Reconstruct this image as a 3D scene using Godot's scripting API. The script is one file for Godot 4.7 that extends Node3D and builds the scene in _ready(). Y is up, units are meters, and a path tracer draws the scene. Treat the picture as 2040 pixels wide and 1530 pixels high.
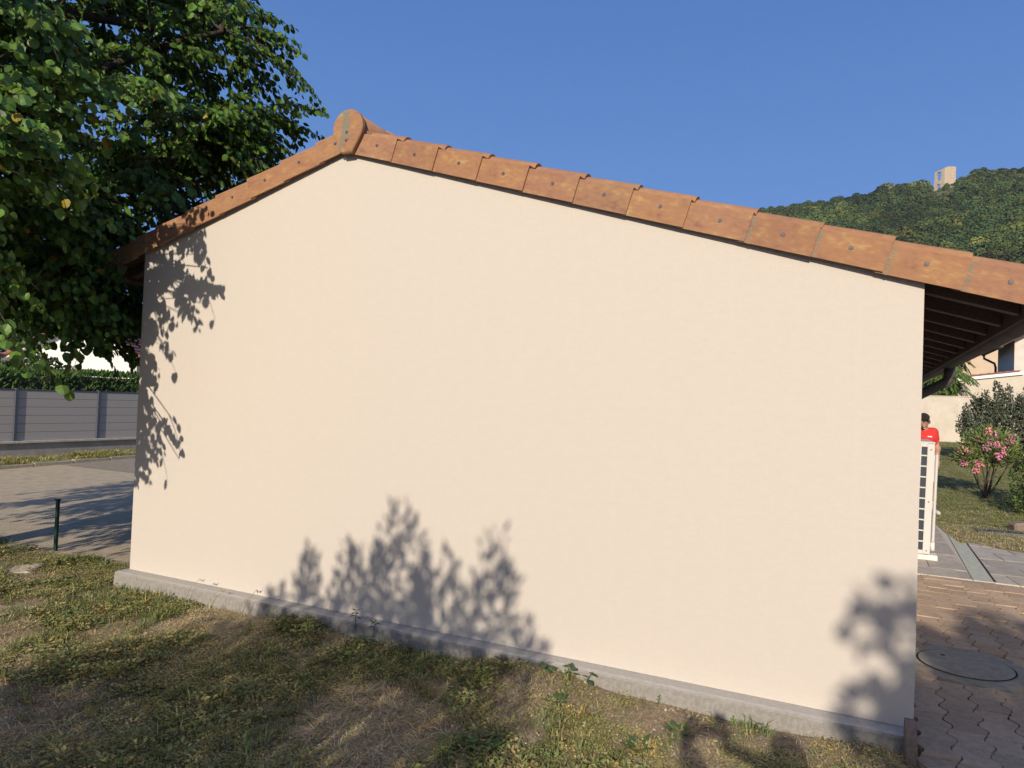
extends Node3D
# A small rendered house seen gable-on in low sun, with its garden, street and hill. Units are metres, y is up.
# x = 0 is the house's right-hand corner, y = 0 the top of the footing, z = 0 the face of the gable wall.

const CAM := Vector3(-0.2938, 1.6, 4.2564)
const SUN := Vector3(0.1678, 0.3907, 0.9051)      # towards the sun
const WL := -5.995                               # left corner of the gable wall
const XR := -3.786                               # ridge
const YR := 3.4115
const PITCH := 0.2975
const BACK := -9.0                               # rear of the house
var rng := RandomNumberGenerator.new()
var counts := {}
var M := {}
var soil := FastNoiseLite.new()
var patchy := FastNoiseLite.new()

# ------------------------------------------------------------------ helpers
func put(n: Node, called: String, par: Node) -> Node:
	var k := str(par.get_instance_id()) + called
	var c: int = counts.get(k, 0)
	counts[k] = c + 1
	n.name = called if c == 0 else "%s_%03d" % [called, c]
	par.add_child(n, true)
	return n

func thing(called: String, label: String, category: String, at := Vector3.ZERO, turn := 0.0, group := "") -> Node3D:
	var o := Node3D.new()
	put(o, called, self)
	o.position = at
	o.rotation.y = turn
	o.set_meta("label", label)
	o.set_meta("category", category)
	if group != "":
		o.set_meta("group", group)
	return o

func setting(called: String, label: String, category: String, mesh: Mesh, m: Material) -> MeshInstance3D:
	var o := MeshInstance3D.new()
	o.mesh = mesh
	o.material_override = m
	put(o, called, self)
	o.set_meta("kind", "structure")
	o.set_meta("label", label)
	o.set_meta("category", category)
	return o

func piece(mesh: Mesh, called: String, m: Material, par: Node, xf := Transform3D.IDENTITY) -> MeshInstance3D:
	var o := MeshInstance3D.new()
	o.mesh = mesh
	o.material_override = m
	put(o, called, par)
	o.transform = xf
	return o

func part(s: SurfaceTool, called: String, m: Material, par: Node, xf := Transform3D.IDENTITY) -> MeshInstance3D:
	return piece(done(s), called, m, par, xf)

func done(s: SurfaceTool) -> ArrayMesh:
	s.generate_normals()
	return s.commit()

func flat() -> SurfaceTool:
	var s := SurfaceTool.new()
	s.begin(Mesh.PRIMITIVE_TRIANGLES)
	s.set_smooth_group(-1)
	return s

func smooth() -> SurfaceTool:
	var s := SurfaceTool.new()
	s.begin(Mesh.PRIMITIVE_TRIANGLES)
	s.set_smooth_group(0)
	return s

func tri(s: SurfaceTool, a: Vector3, b: Vector3, c: Vector3, out: Vector3) -> void:
	if (b - a).cross(c - a).dot(out) > 0.0:
		s.add_vertex(a); s.add_vertex(c); s.add_vertex(b)
	else:
		s.add_vertex(a); s.add_vertex(b); s.add_vertex(c)

func quad(s: SurfaceTool, a: Vector3, b: Vector3, c: Vector3, d: Vector3, out: Vector3) -> void:
	tri(s, a, b, c, out)
	tri(s, a, c, d, out)

func box(s: SurfaceTool, c: Vector3, size: Vector3, b := Basis.IDENTITY) -> void:
	for ax in 3:
		for sg in [-1.0, 1.0]:
			var u := Vector3.ZERO; var v := Vector3.ZERO; var w := Vector3.ZERO
			w[ax] = sg * size[ax] * 0.5
			u[(ax + 1) % 3] = size[(ax + 1) % 3] * 0.5
			v[(ax + 2) % 3] = size[(ax + 2) % 3] * 0.5
			quad(s, c + b * (w - u - v), c + b * (w + u - v), c + b * (w + u + v), c + b * (w - u + v), b * w)

func cbox(s: SurfaceTool, c: Vector3, size: Vector3, ch: float, b := Basis.IDENTITY) -> void:
	var h := size * 0.5
	var e := func(sg: Vector3, ax: int) -> Vector3:
		var p := Vector3.ZERO
		for i in 3:
			p[i] = sg[i] * (h[i] - (0.0 if i == ax else ch))
		return c + b * p
	for ax in 3:
		for sg in [-1.0, 1.0]:
			var q := []
			for k in [[-1, -1], [1, -1], [1, 1], [-1, 1]]:
				var g := Vector3.ZERO
				g[ax] = sg; g[(ax + 1) % 3] = k[0]; g[(ax + 2) % 3] = k[1]
				q.append(e.call(g, ax))
			var o := Vector3.ZERO
			o[ax] = sg
			quad(s, q[0], q[1], q[2], q[3], b * o)
		for k in [[-1, -1], [1, -1], [1, 1], [-1, 1]]:
			var b1 := (ax + 1) % 3
			var b2 := (ax + 2) % 3
			var g0 := Vector3.ZERO
			g0[b1] = k[0]; g0[b2] = k[1]
			var o := g0
			var g1 := g0
			g0[ax] = -1; g1[ax] = 1
			quad(s, e.call(g0, b1), e.call(g1, b1), e.call(g1, b2), e.call(g0, b2), b * o)
	for x in [-1, 1]:
		for y in [-1, 1]:
			for z in [-1, 1]:
				var g := Vector3(x, y, z)
				tri(s, e.call(g, 0), e.call(g, 1), e.call(g, 2), b * g)

func frame_of(d: Vector3) -> Basis:      # y along d
	var y := d.normalized()
	var x := y.cross(Vector3.UP if absf(y.y) < 0.95 else Vector3.RIGHT).normalized()
	return Basis(x, y, x.cross(y))

func tube(s: SurfaceTool, pts: Array, rads: Array, sides := 8, caps := true) -> void:
	var rings := []
	for i in pts.size():
		var d: Vector3 = (pts[mini(i + 1, pts.size() - 1)] - pts[maxi(i - 1, 0)])
		var b := frame_of(d)
		if i > 0:                                      # keep the rings from twisting
			var px: Vector3 = rings[i - 1][sides]
			var x := (px - b.y * px.dot(b.y))
			if x.length() > 0.01:
				b = Basis(x.normalized(), b.y, x.normalized().cross(b.y))
		var ring := []
		for k in sides:
			var a := TAU * k / sides
			ring.append(pts[i] + (b.x * cos(a) + b.z * sin(a)) * float(rads[i]))
		ring.append(b.x)
		rings.append(ring)
	for i in pts.size() - 1:
		for k in sides:
			var k2 := (k + 1) % sides
			var o: Vector3 = (rings[i][k] + rings[i][k2]) * 0.5 - pts[i]
			quad(s, rings[i][k], rings[i][k2], rings[i + 1][k2], rings[i + 1][k], o)
	if caps:
		for e in [0, pts.size() - 1]:
			var o: Vector3 = pts[0] - pts[1] if e == 0 else pts[e] - pts[e - 1]
			for k in sides:
				tri(s, pts[e], rings[e][k], rings[e][(k + 1) % sides], o)

# a polygon in the local xy plane, extruded from z0 to z1
func prism(s: SurfaceTool, poly: PackedVector2Array, z0: float, z1: float, xf := Transform3D.IDENTITY) -> void:
	var t := Geometry2D.triangulate_polygon(poly)
	for i in range(0, t.size(), 3):
		for z in [z0, z1]:
			tri(s, xf * Vector3(poly[t[i]].x, poly[t[i]].y, z), xf * Vector3(poly[t[i + 1]].x, poly[t[i + 1]].y, z), xf * Vector3(poly[t[i + 2]].x, poly[t[i + 2]].y, z), xf.basis * Vector3(0, 0, z * 2.0 - z0 - z1))
	var area := 0.0
	for i in poly.size():
		area += poly[i].cross(poly[(i + 1) % poly.size()])
	var sg := 1.0 if area > 0.0 else -1.0
	for i in poly.size():
		var a := poly[i]
		var b := poly[(i + 1) % poly.size()]
		var n := Vector3(b.y - a.y, a.x - b.x, 0) * sg
		quad(s, xf * Vector3(a.x, a.y, z0), xf * Vector3(b.x, b.y, z0), xf * Vector3(b.x, b.y, z1), xf * Vector3(a.x, a.y, z1), xf.basis * n)

func disc(s: SurfaceTool, c: Vector3, n: Vector3, r: float, h: float, sides := 10) -> void:
	tube(s, [c, c + n * h], [r, r * 0.85], sides)

func copies(par: Node, called: String, mesh: Mesh, m: Material, xfs: Array, cols: PackedColorArray, kind := "stuff") -> MultiMeshInstance3D:
	var mm := MultiMesh.new()
	mm.transform_format = MultiMesh.TRANSFORM_3D
	mm.use_colors = cols.size() > 0
	mm.mesh = mesh
	mm.instance_count = xfs.size()
	for i in xfs.size():
		mm.set_instance_transform(i, xfs[i])
		if cols.size() > 0:
			mm.set_instance_color(i, cols[i])
	var o := MultiMeshInstance3D.new()
	o.multimesh = mm
	o.material_override = m
	put(o, called, par)
	if kind != "":
		o.set_meta("kind", kind)
	return o

func rv(a: float) -> Vector3:
	return Vector3(rng.randf_range(-a, a), rng.randf_range(-a, a), rng.randf_range(-a, a))

func smoothf(a: float, b: float, x: float) -> float:
	var t := clampf((x - a) / (b - a), 0.0, 1.0)
	return t * t * (3.0 - 2.0 * t)

# ------------------------------------------------------------------ textures and materials (colours are linear reflectances)
func noise_bytes(seed_: int, freq: float, oct := 4, cell := false, size := 512) -> PackedByteArray:
	var n := FastNoiseLite.new()
	n.seed = seed_
	n.frequency = freq
	n.fractal_octaves = oct
	n.fractal_gain = 0.55
	n.noise_type = FastNoiseLite.TYPE_CELLULAR if cell else FastNoiseLite.TYPE_SIMPLEX_SMOOTH
	var im := n.get_seamless_image(size, size)
	im.convert(Image.FORMAT_L8)
	return im.get_data()

func ramp_tex(bytes: PackedByteArray, stops: Array, size := 512) -> ImageTexture:
	var g := Gradient.new()
	g.offsets = PackedFloat32Array()
	g.colors = PackedColorArray()
	for st in stops:
		g.add_point(st[0], st[1])
	var lut := PackedByteArray()
	for i in 256:
		var c := g.sample(i / 255.0).linear_to_srgb()
		lut.append(clampi(int(c.r * 255.0), 0, 255)); lut.append(clampi(int(c.g * 255.0), 0, 255)); lut.append(clampi(int(c.b * 255.0), 0, 255))
	var out := PackedByteArray()
	out.resize(bytes.size() * 3)
	for i in bytes.size():
		var k := bytes[i] * 3
		out[i * 3] = lut[k]; out[i * 3 + 1] = lut[k + 1]; out[i * 3 + 2] = lut[k + 2]
	var t := ImageTexture.create_from_image(Image.create_from_data(size, size, false, Image.FORMAT_RGB8, out))
	return t

func blend(a: PackedByteArray, b: PackedByteArray, k: float) -> PackedByteArray:
	var o := PackedByteArray()
	o.resize(a.size())
	for i in a.size():
		o[i] = clampi(int((a[i] - 128.0) * (1.0 - k) + (b[i] - 128.0) * k + 128.0), 0, 255)
	return o

func gray(bytes: PackedByteArray, size := 512) -> ImageTexture:
	return ImageTexture.create_from_image(Image.create_from_data(size, size, false, Image.FORMAT_L8, bytes))

func mat(c: Color, rough := 0.9, tex: Texture2D = null, scale := Vector3.ONE, bump: Texture2D = null, depth := 0.0, world := true) -> StandardMaterial3D:
	var m := StandardMaterial3D.new()
	m.albedo_color = c.linear_to_srgb()
	m.roughness = rough
	m.metallic_specular = 0.4
	if tex:
		m.albedo_texture = tex
	if bump:
		m.heightmap_enabled = true
		m.heightmap_texture = bump
		m.heightmap_scale = depth
	if tex or bump:
		m.uv1_triplanar = true
		m.uv1_world_triplanar = world
		m.uv1_scale = scale
	return m

func leafmat(rough: float, glow: Color) -> StandardMaterial3D:
	var m := StandardMaterial3D.new()
	m.albedo_color = Color.WHITE
	m.vertex_color_use_as_albedo = true
	m.roughness = rough
	m.metallic_specular = 0.35
	m.cull_mode = BaseMaterial3D.CULL_DISABLED
	m.backlight_enabled = true
	m.backlight = glow
	return m

func C(r: float, g: float, b: float) -> Color:
	return Color(r, g, b)

func make_materials() -> void:
	var fine := noise_bytes(3, 0.05, 4)
	var coarse := noise_bytes(4, 0.012, 5)
	var grit := noise_bytes(5, 0.16, 3)
	var mid := noise_bytes(6, 0.025, 5)
	var fg := gray(fine)
	var gg := gray(grit)
	var W := Color.WHITE
	M.render = mat(W, 0.95, ramp_tex(blend(coarse, grit, 0.75), [[0.2, C(0.535, 0.475, 0.41)], [0.5, C(0.556, 0.494, 0.427)], [0.85, C(0.576, 0.512, 0.444)]]), Vector3(0.55, 0.8, 0.55), gray(blend(noise_bytes(7, 0.1, 3), grit, 0.5)), 0.17)
	M.render.uv1_scale = Vector3(1.5, 3.4, 1.5)
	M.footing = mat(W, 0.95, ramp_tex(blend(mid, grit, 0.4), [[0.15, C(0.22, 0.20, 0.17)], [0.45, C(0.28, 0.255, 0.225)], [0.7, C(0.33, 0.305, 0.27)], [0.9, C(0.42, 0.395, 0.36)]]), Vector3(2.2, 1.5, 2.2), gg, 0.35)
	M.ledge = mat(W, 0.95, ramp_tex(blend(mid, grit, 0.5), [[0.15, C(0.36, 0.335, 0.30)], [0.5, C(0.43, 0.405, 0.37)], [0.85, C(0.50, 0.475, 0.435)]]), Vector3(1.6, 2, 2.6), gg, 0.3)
	var tb := blend(coarse, fine, 0.42)
	var tt := ramp_tex(tb, [[0.15, C(0.21, 0.11, 0.068)], [0.36, C(0.30, 0.155, 0.092)], [0.58, C(0.335, 0.175, 0.096)], [0.68, C(0.36, 0.205, 0.10)], [0.80, C(0.40, 0.25, 0.12)], [0.93, C(0.44, 0.30, 0.16)]])
	M.tile = []
	for i in 7:
		var m := mat(W, 0.85, tt, Vector3(0.62, 1.25, 0.9), fg, 0.10, false)
		m.uv1_offset = Vector3(0.37 * i, 0.23 * i, 0.11 * i)
		m.albedo_color = [C(1, 1, 1), C(0.93, 0.95, 0.95), C(1, 0.97, 0.9), C(0.9, 0.87, 0.86), C(1, 1, 0.92), C(0.95, 0.93, 0.95), C(0.98, 0.95, 0.88)][i].linear_to_srgb()
		M.tile.append(m)
	M.lichen = mat(C(0.21, 0.205, 0.155), 1.0)
	M.screw = mat(C(0.11, 0.10, 0.115), 0.55)
	M.screw.metallic = 0.3
	M.eave = mat(W, 0.8, ramp_tex(fine, [[0.2, C(0.075, 0.045, 0.031)], [0.8, C(0.115, 0.072, 0.052)]]), Vector3(6, 6, 0.7))
	M.rafter = mat(W, 0.7, ramp_tex(fine, [[0.2, C(0.09, 0.06, 0.047)], [0.8, C(0.15, 0.105, 0.083)]]), Vector3(1, 6, 6))
	M.gutter = mat(C(0.085, 0.072, 0.064), 0.65)
	M.soil = mat(W, 1.0, ramp_tex(blend(mid, grit, 0.45), [[0.12, C(0.15, 0.105, 0.07)], [0.40, C(0.28, 0.21, 0.14)], [0.60, C(0.39, 0.30, 0.205)], [0.8, C(0.48, 0.385, 0.27)]]), Vector3(2.3, 2.3, 2.3), gg, 1.6)
	M.dry = mat(W, 1.0, ramp_tex(blend(coarse, grit, 0.5), [[0.15, C(0.12, 0.125, 0.045)], [0.42, C(0.22, 0.20, 0.08)], [0.62, C(0.33, 0.275, 0.14)], [0.85, C(0.42, 0.34, 0.19)]]), Vector3(0.5, 0.5, 0.5), gg, 2.0)
	M.land = mat(W, 1.0, ramp_tex(coarse, [[0.2, C(0.05, 0.07, 0.025)], [0.8, C(0.13, 0.12, 0.05)]]), Vector3(0.05, 0.05, 0.05))
	M.road = mat(W, 0.95, ramp_tex(blend(coarse, grit, 0.45), [[0.15, C(0.36, 0.285, 0.185)], [0.5, C(0.46, 0.37, 0.25)], [0.85, C(0.54, 0.445, 0.31)]]), Vector3(0.6, 0.6, 0.6), gg, 0.6)
	M.tarmac = mat(W, 0.95, ramp_tex(blend(coarse, grit, 0.6), [[0.15, C(0.22, 0.18, 0.135)], [0.5, C(0.30, 0.25, 0.185)], [0.85, C(0.37, 0.31, 0.235)]]), Vector3(0.8, 0.8, 0.8), gg, 0.6)
	M.concrete = mat(W, 0.95, ramp_tex(blend(mid, grit, 0.4), [[0.15, C(0.25, 0.215, 0.165)], [0.5, C(0.35, 0.305, 0.235)], [0.85, C(0.43, 0.38, 0.30)]]), Vector3(0.9, 0.9, 0.9), gg, 0.4)
	M.paver = []
	for i in 4:
		var k: float = [1.0, 0.88, 1.1, 0.95][i]
		M.paver.append(mat(W, 0.95, ramp_tex(blend(mid, grit, 0.5), [[0.12, C(0.35, 0.24, 0.155) * k], [0.5, C(0.505, 0.36, 0.24) * k], [0.88, C(0.59, 0.44, 0.30) * k]]), Vector3(1.3, 1.3, 1.3), gg, 0.5))
	M.joint = mat(C(0.16, 0.12, 0.085), 1.0)
	M.slab = []
	for i in 3:
		var k: float = [1.0, 0.9, 1.08][i]
		M.slab.append(mat(W, 0.7, ramp_tex(blend(coarse, fine, 0.4), [[0.15, C(0.35, 0.295, 0.235) * k], [0.5, C(0.44, 0.38, 0.31) * k], [0.85, C(0.50, 0.44, 0.365) * k]]), Vector3(0.8, 0.8, 0.8), fg, 0.15))
	M.grout = mat(C(0.52, 0.46, 0.38), 1.0)
	M.strip = mat(W, 0.8, ramp_tex(mid, [[0.2, C(0.40, 0.41, 0.32)], [0.8, C(0.50, 0.50, 0.40)]]), Vector3(1, 1, 1))
	M.black = mat(C(0.012, 0.012, 0.012), 0.9)
	M.slat = mat(W, 0.75, ramp_tex(fine, [[0.2, C(0.355, 0.33, 0.305)], [0.8, C(0.39, 0.365, 0.34)]]), Vector3(0.4, 6, 0.4))
	M.post = mat(C(0.075, 0.085, 0.105), 0.5)
	M.greenpost = mat(C(0.018, 0.05, 0.035), 0.4)
	M.wallbase = mat(W, 0.95, ramp_tex(blend(coarse, grit, 0.4), [[0.2, C(0.28, 0.25, 0.22)], [0.8, C(0.42, 0.385, 0.345)]]), Vector3(0.5, 0.5, 0.5))
	M.coping = mat(W, 0.95, ramp_tex(mid, [[0.2, C(0.42, 0.38, 0.34)], [0.8, C(0.55, 0.50, 0.45)]]), Vector3(0.5, 0.5, 0.5))
	M.cream = mat(W, 0.95, ramp_tex(blend(coarse, grit, 0.4), [[0.2, C(0.50, 0.435, 0.345)], [0.8, C(0.60, 0.53, 0.43)]]), Vector3(0.3, 0.3, 0.3), gg, 0.4)
	M.beige = mat(W, 0.95, ramp_tex(blend(coarse, grit, 0.4), [[0.2, C(0.54, 0.41, 0.285)], [0.8, C(0.60, 0.46, 0.325)]]), Vector3(0.3, 0.3, 0.3))
	M.greyhouse = mat(W, 0.95, ramp_tex(blend(coarse, grit, 0.4), [[0.2, C(0.52, 0.47, 0.41)], [0.8, C(0.64, 0.58, 0.51)]]), Vector3(0.3, 0.3, 0.3))
	M.white = mat(C(0.80, 0.79, 0.77), 0.6)
	M.whitewall = mat(W, 0.95, ramp_tex(blend(coarse, grit, 0.4), [[0.2, C(0.74, 0.72, 0.68)], [0.8, C(0.82, 0.80, 0.77)]]), Vector3(0.3, 0.3, 0.3))
	M.redtile = mat(W, 0.9, ramp_tex(mid, [[0.2, C(0.22, 0.085, 0.06)], [0.8, C(0.36, 0.16, 0.115)]]), Vector3(1, 1, 1))
	M.browntile = mat(W, 0.9, ramp_tex(mid, [[0.2, C(0.12, 0.085, 0.07)], [0.8, C(0.24, 0.175, 0.15)]]), Vector3(1, 1, 1))
	M.acbody = mat(C(0.60, 0.565, 0.52), 0.45)
	M.acdark = mat(C(0.035, 0.04, 0.055), 0.5)
	M.plastic = mat(C(0.74, 0.70, 0.62), 0.5)
	M.bark = mat(W, 0.95, ramp_tex(fine, [[0.2, C(0.045, 0.034, 0.026)], [0.8, C(0.12, 0.095, 0.075)]]), Vector3(8, 1.5, 8), fg, 1.0)
	M.stone = mat(W, 0.95, ramp_tex(blend(mid, grit, 0.5), [[0.2, C(0.36, 0.29, 0.22)], [0.8, C(0.60, 0.52, 0.42)]]), Vector3(2, 2, 2), gg, 0.5)
	M.kerb = mat(W, 0.95, ramp_tex(blend(mid, grit, 0.6), [[0.15, C(0.10, 0.075, 0.055)], [0.5, C(0.26, 0.19, 0.145)], [0.85, C(0.38, 0.29, 0.22)]]), Vector3(3, 3, 3), gg, 0.6)
	M.ruin = mat(W, 1.0, ramp_tex(blend(coarse, grit, 0.5), [[0.2, C(0.30, 0.23, 0.16)], [0.8, C(0.54, 0.44, 0.32)]]), Vector3(0.12, 0.2, 0.12))
	M.treeleaf = leafmat(0.45, C(0.36, 0.42, 0.08))
	M.leaf = leafmat(0.6, C(0.22, 0.26, 0.06))
	M.blade = leafmat(0.7, C(0.25, 0.25, 0.08))
	M.flower = leafmat(0.7, C(0.3, 0.3, 0.3))
	M.grate = mat(C(0.14, 0.14, 0.15), 0.5)
	M.grate.metallic = 0.5
	M.pebble = leafmat(0.95, C(0, 0, 0))
	M.pebble.backlight_enabled = false

# ------------------------------------------------------------------ surfaces
func roof_y(x: float) -> float:                   # lower edge of the verge tiles
	return YR - PITCH * absf(x - XR)

func lawn_y(x: float, z: float) -> float:
	var y := -0.135 + 0.02 * smoothf(-1.7, -1.2, x) * smoothf(0.6, 0.2, z) + soil.get_noise_2d(x * 60.0, z * 60.0) * 0.035 + soil.get_noise_2d(x * 260.0, z * 260.0) * 0.010
	y += 0.095 * exp(-pow((x + 2.02) / 0.42, 2.0)) * exp(-pow((z - 0.1) / 0.4, 2.0))
	y += 0.055 * exp(-pow((x + 4.0) / 0.55, 2.0)) * exp(-pow((z - 0.15) / 0.4, 2.0))
	y += 0.04 * exp(-pow((x + 0.2) / 0.3, 2.0)) * exp(-pow((z - 0.2) / 0.3, 2.0))
	y += 0.17 * smoothf(2.8, 4.4, z) - 0.04 * smoothf(0.6, 2.2, z)
	if x < -6.05:
		y = lerpf(y, -0.17, smoothf(-0.1, -0.75, z))
	return y

func road_y(_x: float, z: float) -> float:
	return -0.135 + 0.02 * maxf(0.0, -z - 0.5)

func garden_y(x: float, z: float) -> float:
	return -0.085 - 0.1 * smoothf(-6.75, -6.35, z) + 0.78 * smoothf(-8.0, -28.0, z) + soil.get_noise_2d(x * 30.0, z * 30.0) * 0.03

func sheet(x0: float, x1: float, z0: float, z1: float, nx: int, nz: int, h: String) -> ArrayMesh:
	var s := smooth()
	var g := []
	for j in nz + 1:
		for i in nx + 1:
			var x := lerpf(x0, x1, float(i) / nx)
			var z := lerpf(z0, z1, float(j) / nz)
			var y := 0.0
			match h:
				"lawn": y = lawn_y(x, z)
				"road": y = road_y(x, z)
				"tarmac": y = road_y(x, z) + 0.005
				"garden": y = garden_y(x, z)
			g.append(Vector3(x, y, z))
	for j in nz:
		for i in nx:
			var a := j * (nx + 1) + i
			quad(s, g[a], g[a + 1], g[a + nx + 2], g[a + nx + 1], Vector3.UP)
	return done(s)

func build_ground() -> void:
	var s := flat()
	quad(s, Vector3(-4000, -0.6, -4000), Vector3(4000, -0.6, -4000), Vector3(4000, -0.6, 4000), Vector3(-4000, -0.6, 4000), Vector3.UP)
	setting("ground", "dry open ground running out to the horizon", "ground", done(s), M.land)
	setting("lawn", "rough dry lawn of bare soil and weeds before the gable wall", "lawn", sheet(-14.0, 6.0, 12.0, -0.75, 300, 220, "lawn"), M.soil)
	setting("road", "pale paved street running past the house and grey fence", "road", sheet(-14.9, -5.97, 3.0, -45.0, 30, 90, "road"), M.road)
	setting("road_patch", "darker tarmac patch in the street with a straight cut edge", "road", sheet(-14.85, -11.6, -4.9, -30.0, 10, 40, "tarmac"), M.tarmac)
	setting("garden", "sunlit garden lawn sloping up to the cream boundary wall", "lawn", sheet(0.0, 14.0, -4.42, -45.0, 70, 160, "garden"), M.dry)
	# verge in front of the fence, with its kerb
	s = flat()
	for i in 40:
		var z0 := 2.0 - i * 0.8
		cbox(s, Vector3(-14.87, road_y(0, z0 - 0.4) - 0.03, z0 - 0.4), Vector3(0.12, 0.2, 0.79), 0.012)
	var k := setting("kerb", "low concrete kerb between the street and the weedy verge", "kerb", done(s), M.concrete)
	k.set_meta("kind", "structure")
	s = smooth()
	for i in 40:
		var z0 := 2.0 - i * 0.8
		var z1 := z0 - 0.8
		quad(s, Vector3(-14.93, road_y(0, z0) + 0.05, z0), Vector3(-14.93, road_y(0, z1) + 0.05, z1), Vector3(-15.5, road_y(0, z1) + 0.13, z1), Vector3(-15.5, road_y(0, z0) + 0.13, z0), Vector3.UP)
		quad(s, Vector3(-15.5, road_y(0, z0) + 0.13, z0), Vector3(-15.5, road_y(0, z1) + 0.13, z1), Vector3(-48, 0.25, z1), Vector3(-48, 0.25, z0), Vector3.UP)
	setting("verge", "strip of earth and weeds at the foot of the grey fence", "verge", done(s), M.dry)

func build_paving() -> void:
	# interlocking pavers: straight ends, zigzag flanks
	var s := flat()
	quad(s, Vector3(0.0, -0.11, 3.0), Vector3(4.5, -0.11, 3.0), Vector3(4.5, -0.11, -4.45), Vector3(0.0, -0.11, -4.45), Vector3.UP)
	var bed := setting("paved_path", "path of reddish interlocking pavers along the house side", "path", done(s), M.joint)
	var px := 0.165
	var pz := 0.2
	var flank := [[0.0, 0.0], [0.045, 0.018], [0.075, 0.018], [0.125, -0.018], [0.155, -0.018], [0.2, 0.0]]
	var forms := []
	for f in 3:
		var poly := PackedVector2Array()
		var g: float = [0.0028, 0.0038, 0.005][f]
		for e in flank:
			poly.append(Vector2(-px * 0.5 + e[1] + g, clampf(e[0], g, pz - g)))
		for i in range(flank.size() - 1, -1, -1):
			poly.append(Vector2(px * 0.5 + flank[i][1] - g, clampf(flank[i][0], g, pz - g)))
		s = flat()
		prism(s, poly, 0.0, 0.052)
		# worn rounded rim
		forms.append(done(s))
	var n := 0
	for j in 28:
		for i in 10:
			var x := 0.02 + px * (i + 0.5)
			var z := 1.15 - pz * j
			if Vector2(x - 0.395, z - 0.1 + 1.47).length() < 0.40:
				continue
			var b := Basis(Vector3.RIGHT, -PI / 2.0)
			b = Basis(Vector3.UP, rng.randf_range(-0.012, 0.012)) * Basis(Vector3(1, 0, 0.6).normalized(), rng.randf_range(-0.02, 0.02)) * b
			piece(forms[n % 3], "paver", M.paver[rng.randi() % 4], bed, Transform3D(b, Vector3(x, -0.11 + rng.randf_range(-0.004, 0.004), z)))
			n += 1
	# concrete surround and cover of the manhole
	var mh := thing("manhole_cover", "round concrete inspection cover set among the reddish pavers", "manhole cover", Vector3(0.395, -0.075, -1.47))
	s = smooth()
	var ring := PackedVector2Array()
	for i in 40:
		var a := TAU * i / 40.0
		var r := 0.40 + 0.03 * soil.get_noise_1d(i * 30.0)
		ring.append(Vector2(cos(a), sin(a)) * r)
	s = flat()
	var up := Basis(Vector3.RIGHT, -PI / 2.0)
	prism(s, ring, -0.05, 0.014, Transform3D(up, Vector3.ZERO))
	part(s, "surround", M.concrete, mh)
	s = flat()
	for i in 40:
		var a := TAU * i / 40.0
		var b := TAU * (i + 1) / 40.0
		quad(s, Vector3(cos(a) * 0.288, 0.019, sin(a) * 0.288), Vector3(cos(b) * 0.288, 0.019, sin(b) * 0.288), Vector3(cos(b) * 0.278, 0.019, sin(b) * 0.278), Vector3(cos(a) * 0.278, 0.019, sin(a) * 0.278), Vector3.UP)
	part(s, "rim_gap", M.black, mh)
	s = flat()
	var lid := PackedVector2Array()
	for i in 40:
		lid.append(Vector2(cos(TAU * i / 40.0), sin(TAU * i / 40.0)) * 0.277)
	prism(s, lid, 0.0, 0.022, Transform3D(up, Vector3.ZERO))
	part(s, "lid", M.concrete, mh)
	s = flat()
	disc(s, Vector3(-0.12, 0.0225, -0.12), Vector3.UP, 0.016, 0.001)
	part(s, "lifting_hole", M.black, mh)

	# terrace of grey slabs beyond a pale joint
	s = flat()
	var tp := PackedVector2Array([Vector2(0, 4.44), Vector2(4.5, 4.44), Vector2(4.5, 6.05), Vector2(1.95, 6.5), Vector2(1.4, 6.7), Vector2(1.08, 7.0), Vector2(0.95, 6.85), Vector2(0.88, 7.6), Vector2(0.82, 8.5), Vector2(0.76, 9.0), Vector2(0, 9.0)])
	prism(s, tp, -0.2, -0.066, Transform3D(up, Vector3.ZERO))
	var ter := setting("terrace", "terrace bed with pale joints under grey stone slabs", "terrace", done(s), M.grout)
	for row in 10:
		for col in 9:
			var poly := PackedVector2Array()
			var w := 0.5
			var d := 0.46
			var sh := 0.25 * (row % 2)
			var x0 := -0.3 + col * w + sh
			var z0 := 4.46 + row * d
			var q := PackedVector2Array([Vector2(x0 + 0.005, z0 + 0.005), Vector2(x0 + w - 0.005, z0 + 0.005), Vector2(x0 + w - 0.005, z0 + d - 0.005), Vector2(x0 + 0.005, z0 + d - 0.005)])
			if x0 > 0.6:
				for k in 4:                        # beyond the drain the slabs are laid askew
					q[k] = Vector2(1.1, 4.5) + (q[k] - Vector2(1.1, 4.5)).rotated(0.12)
			for zone in [PackedVector2Array([Vector2(0.0, 4.46), Vector2(0.80, 4.46), Vector2(0.80, 9), Vector2(0, 9)]), PackedVector2Array([Vector2(1.01, 4.46), Vector2(4.5, 4.46), Vector2(4.5, 9), Vector2(1.08, 9)])]:
				for a in Geometry2D.intersect_polygons(q, tp):
					for b in Geometry2D.intersect_polygons(a, zone):
						if b.size() < 3 or absf(area_of(b)) < 0.003:
							continue
						var t := flat()
						prism(t, b, -0.066, -0.058 + rng.randf_range(-0.0015, 0.0015), Transform3D(up, Vector3.ZERO))
						part(t, "slab", M.slab[rng.randi() % 3], ter)
	for b in Geometry2D.intersect_polygons(PackedVector2Array([Vector2(0.805, 4.46), Vector2(0.985, 4.46), Vector2(1.06, 9), Vector2(0.92, 9)]), tp):
		s = flat()
		prism(s, b, -0.066, -0.056, Transform3D(up, Vector3.ZERO))
		part(s, "drain_strip", M.strip, ter)
	s = flat()
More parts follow.
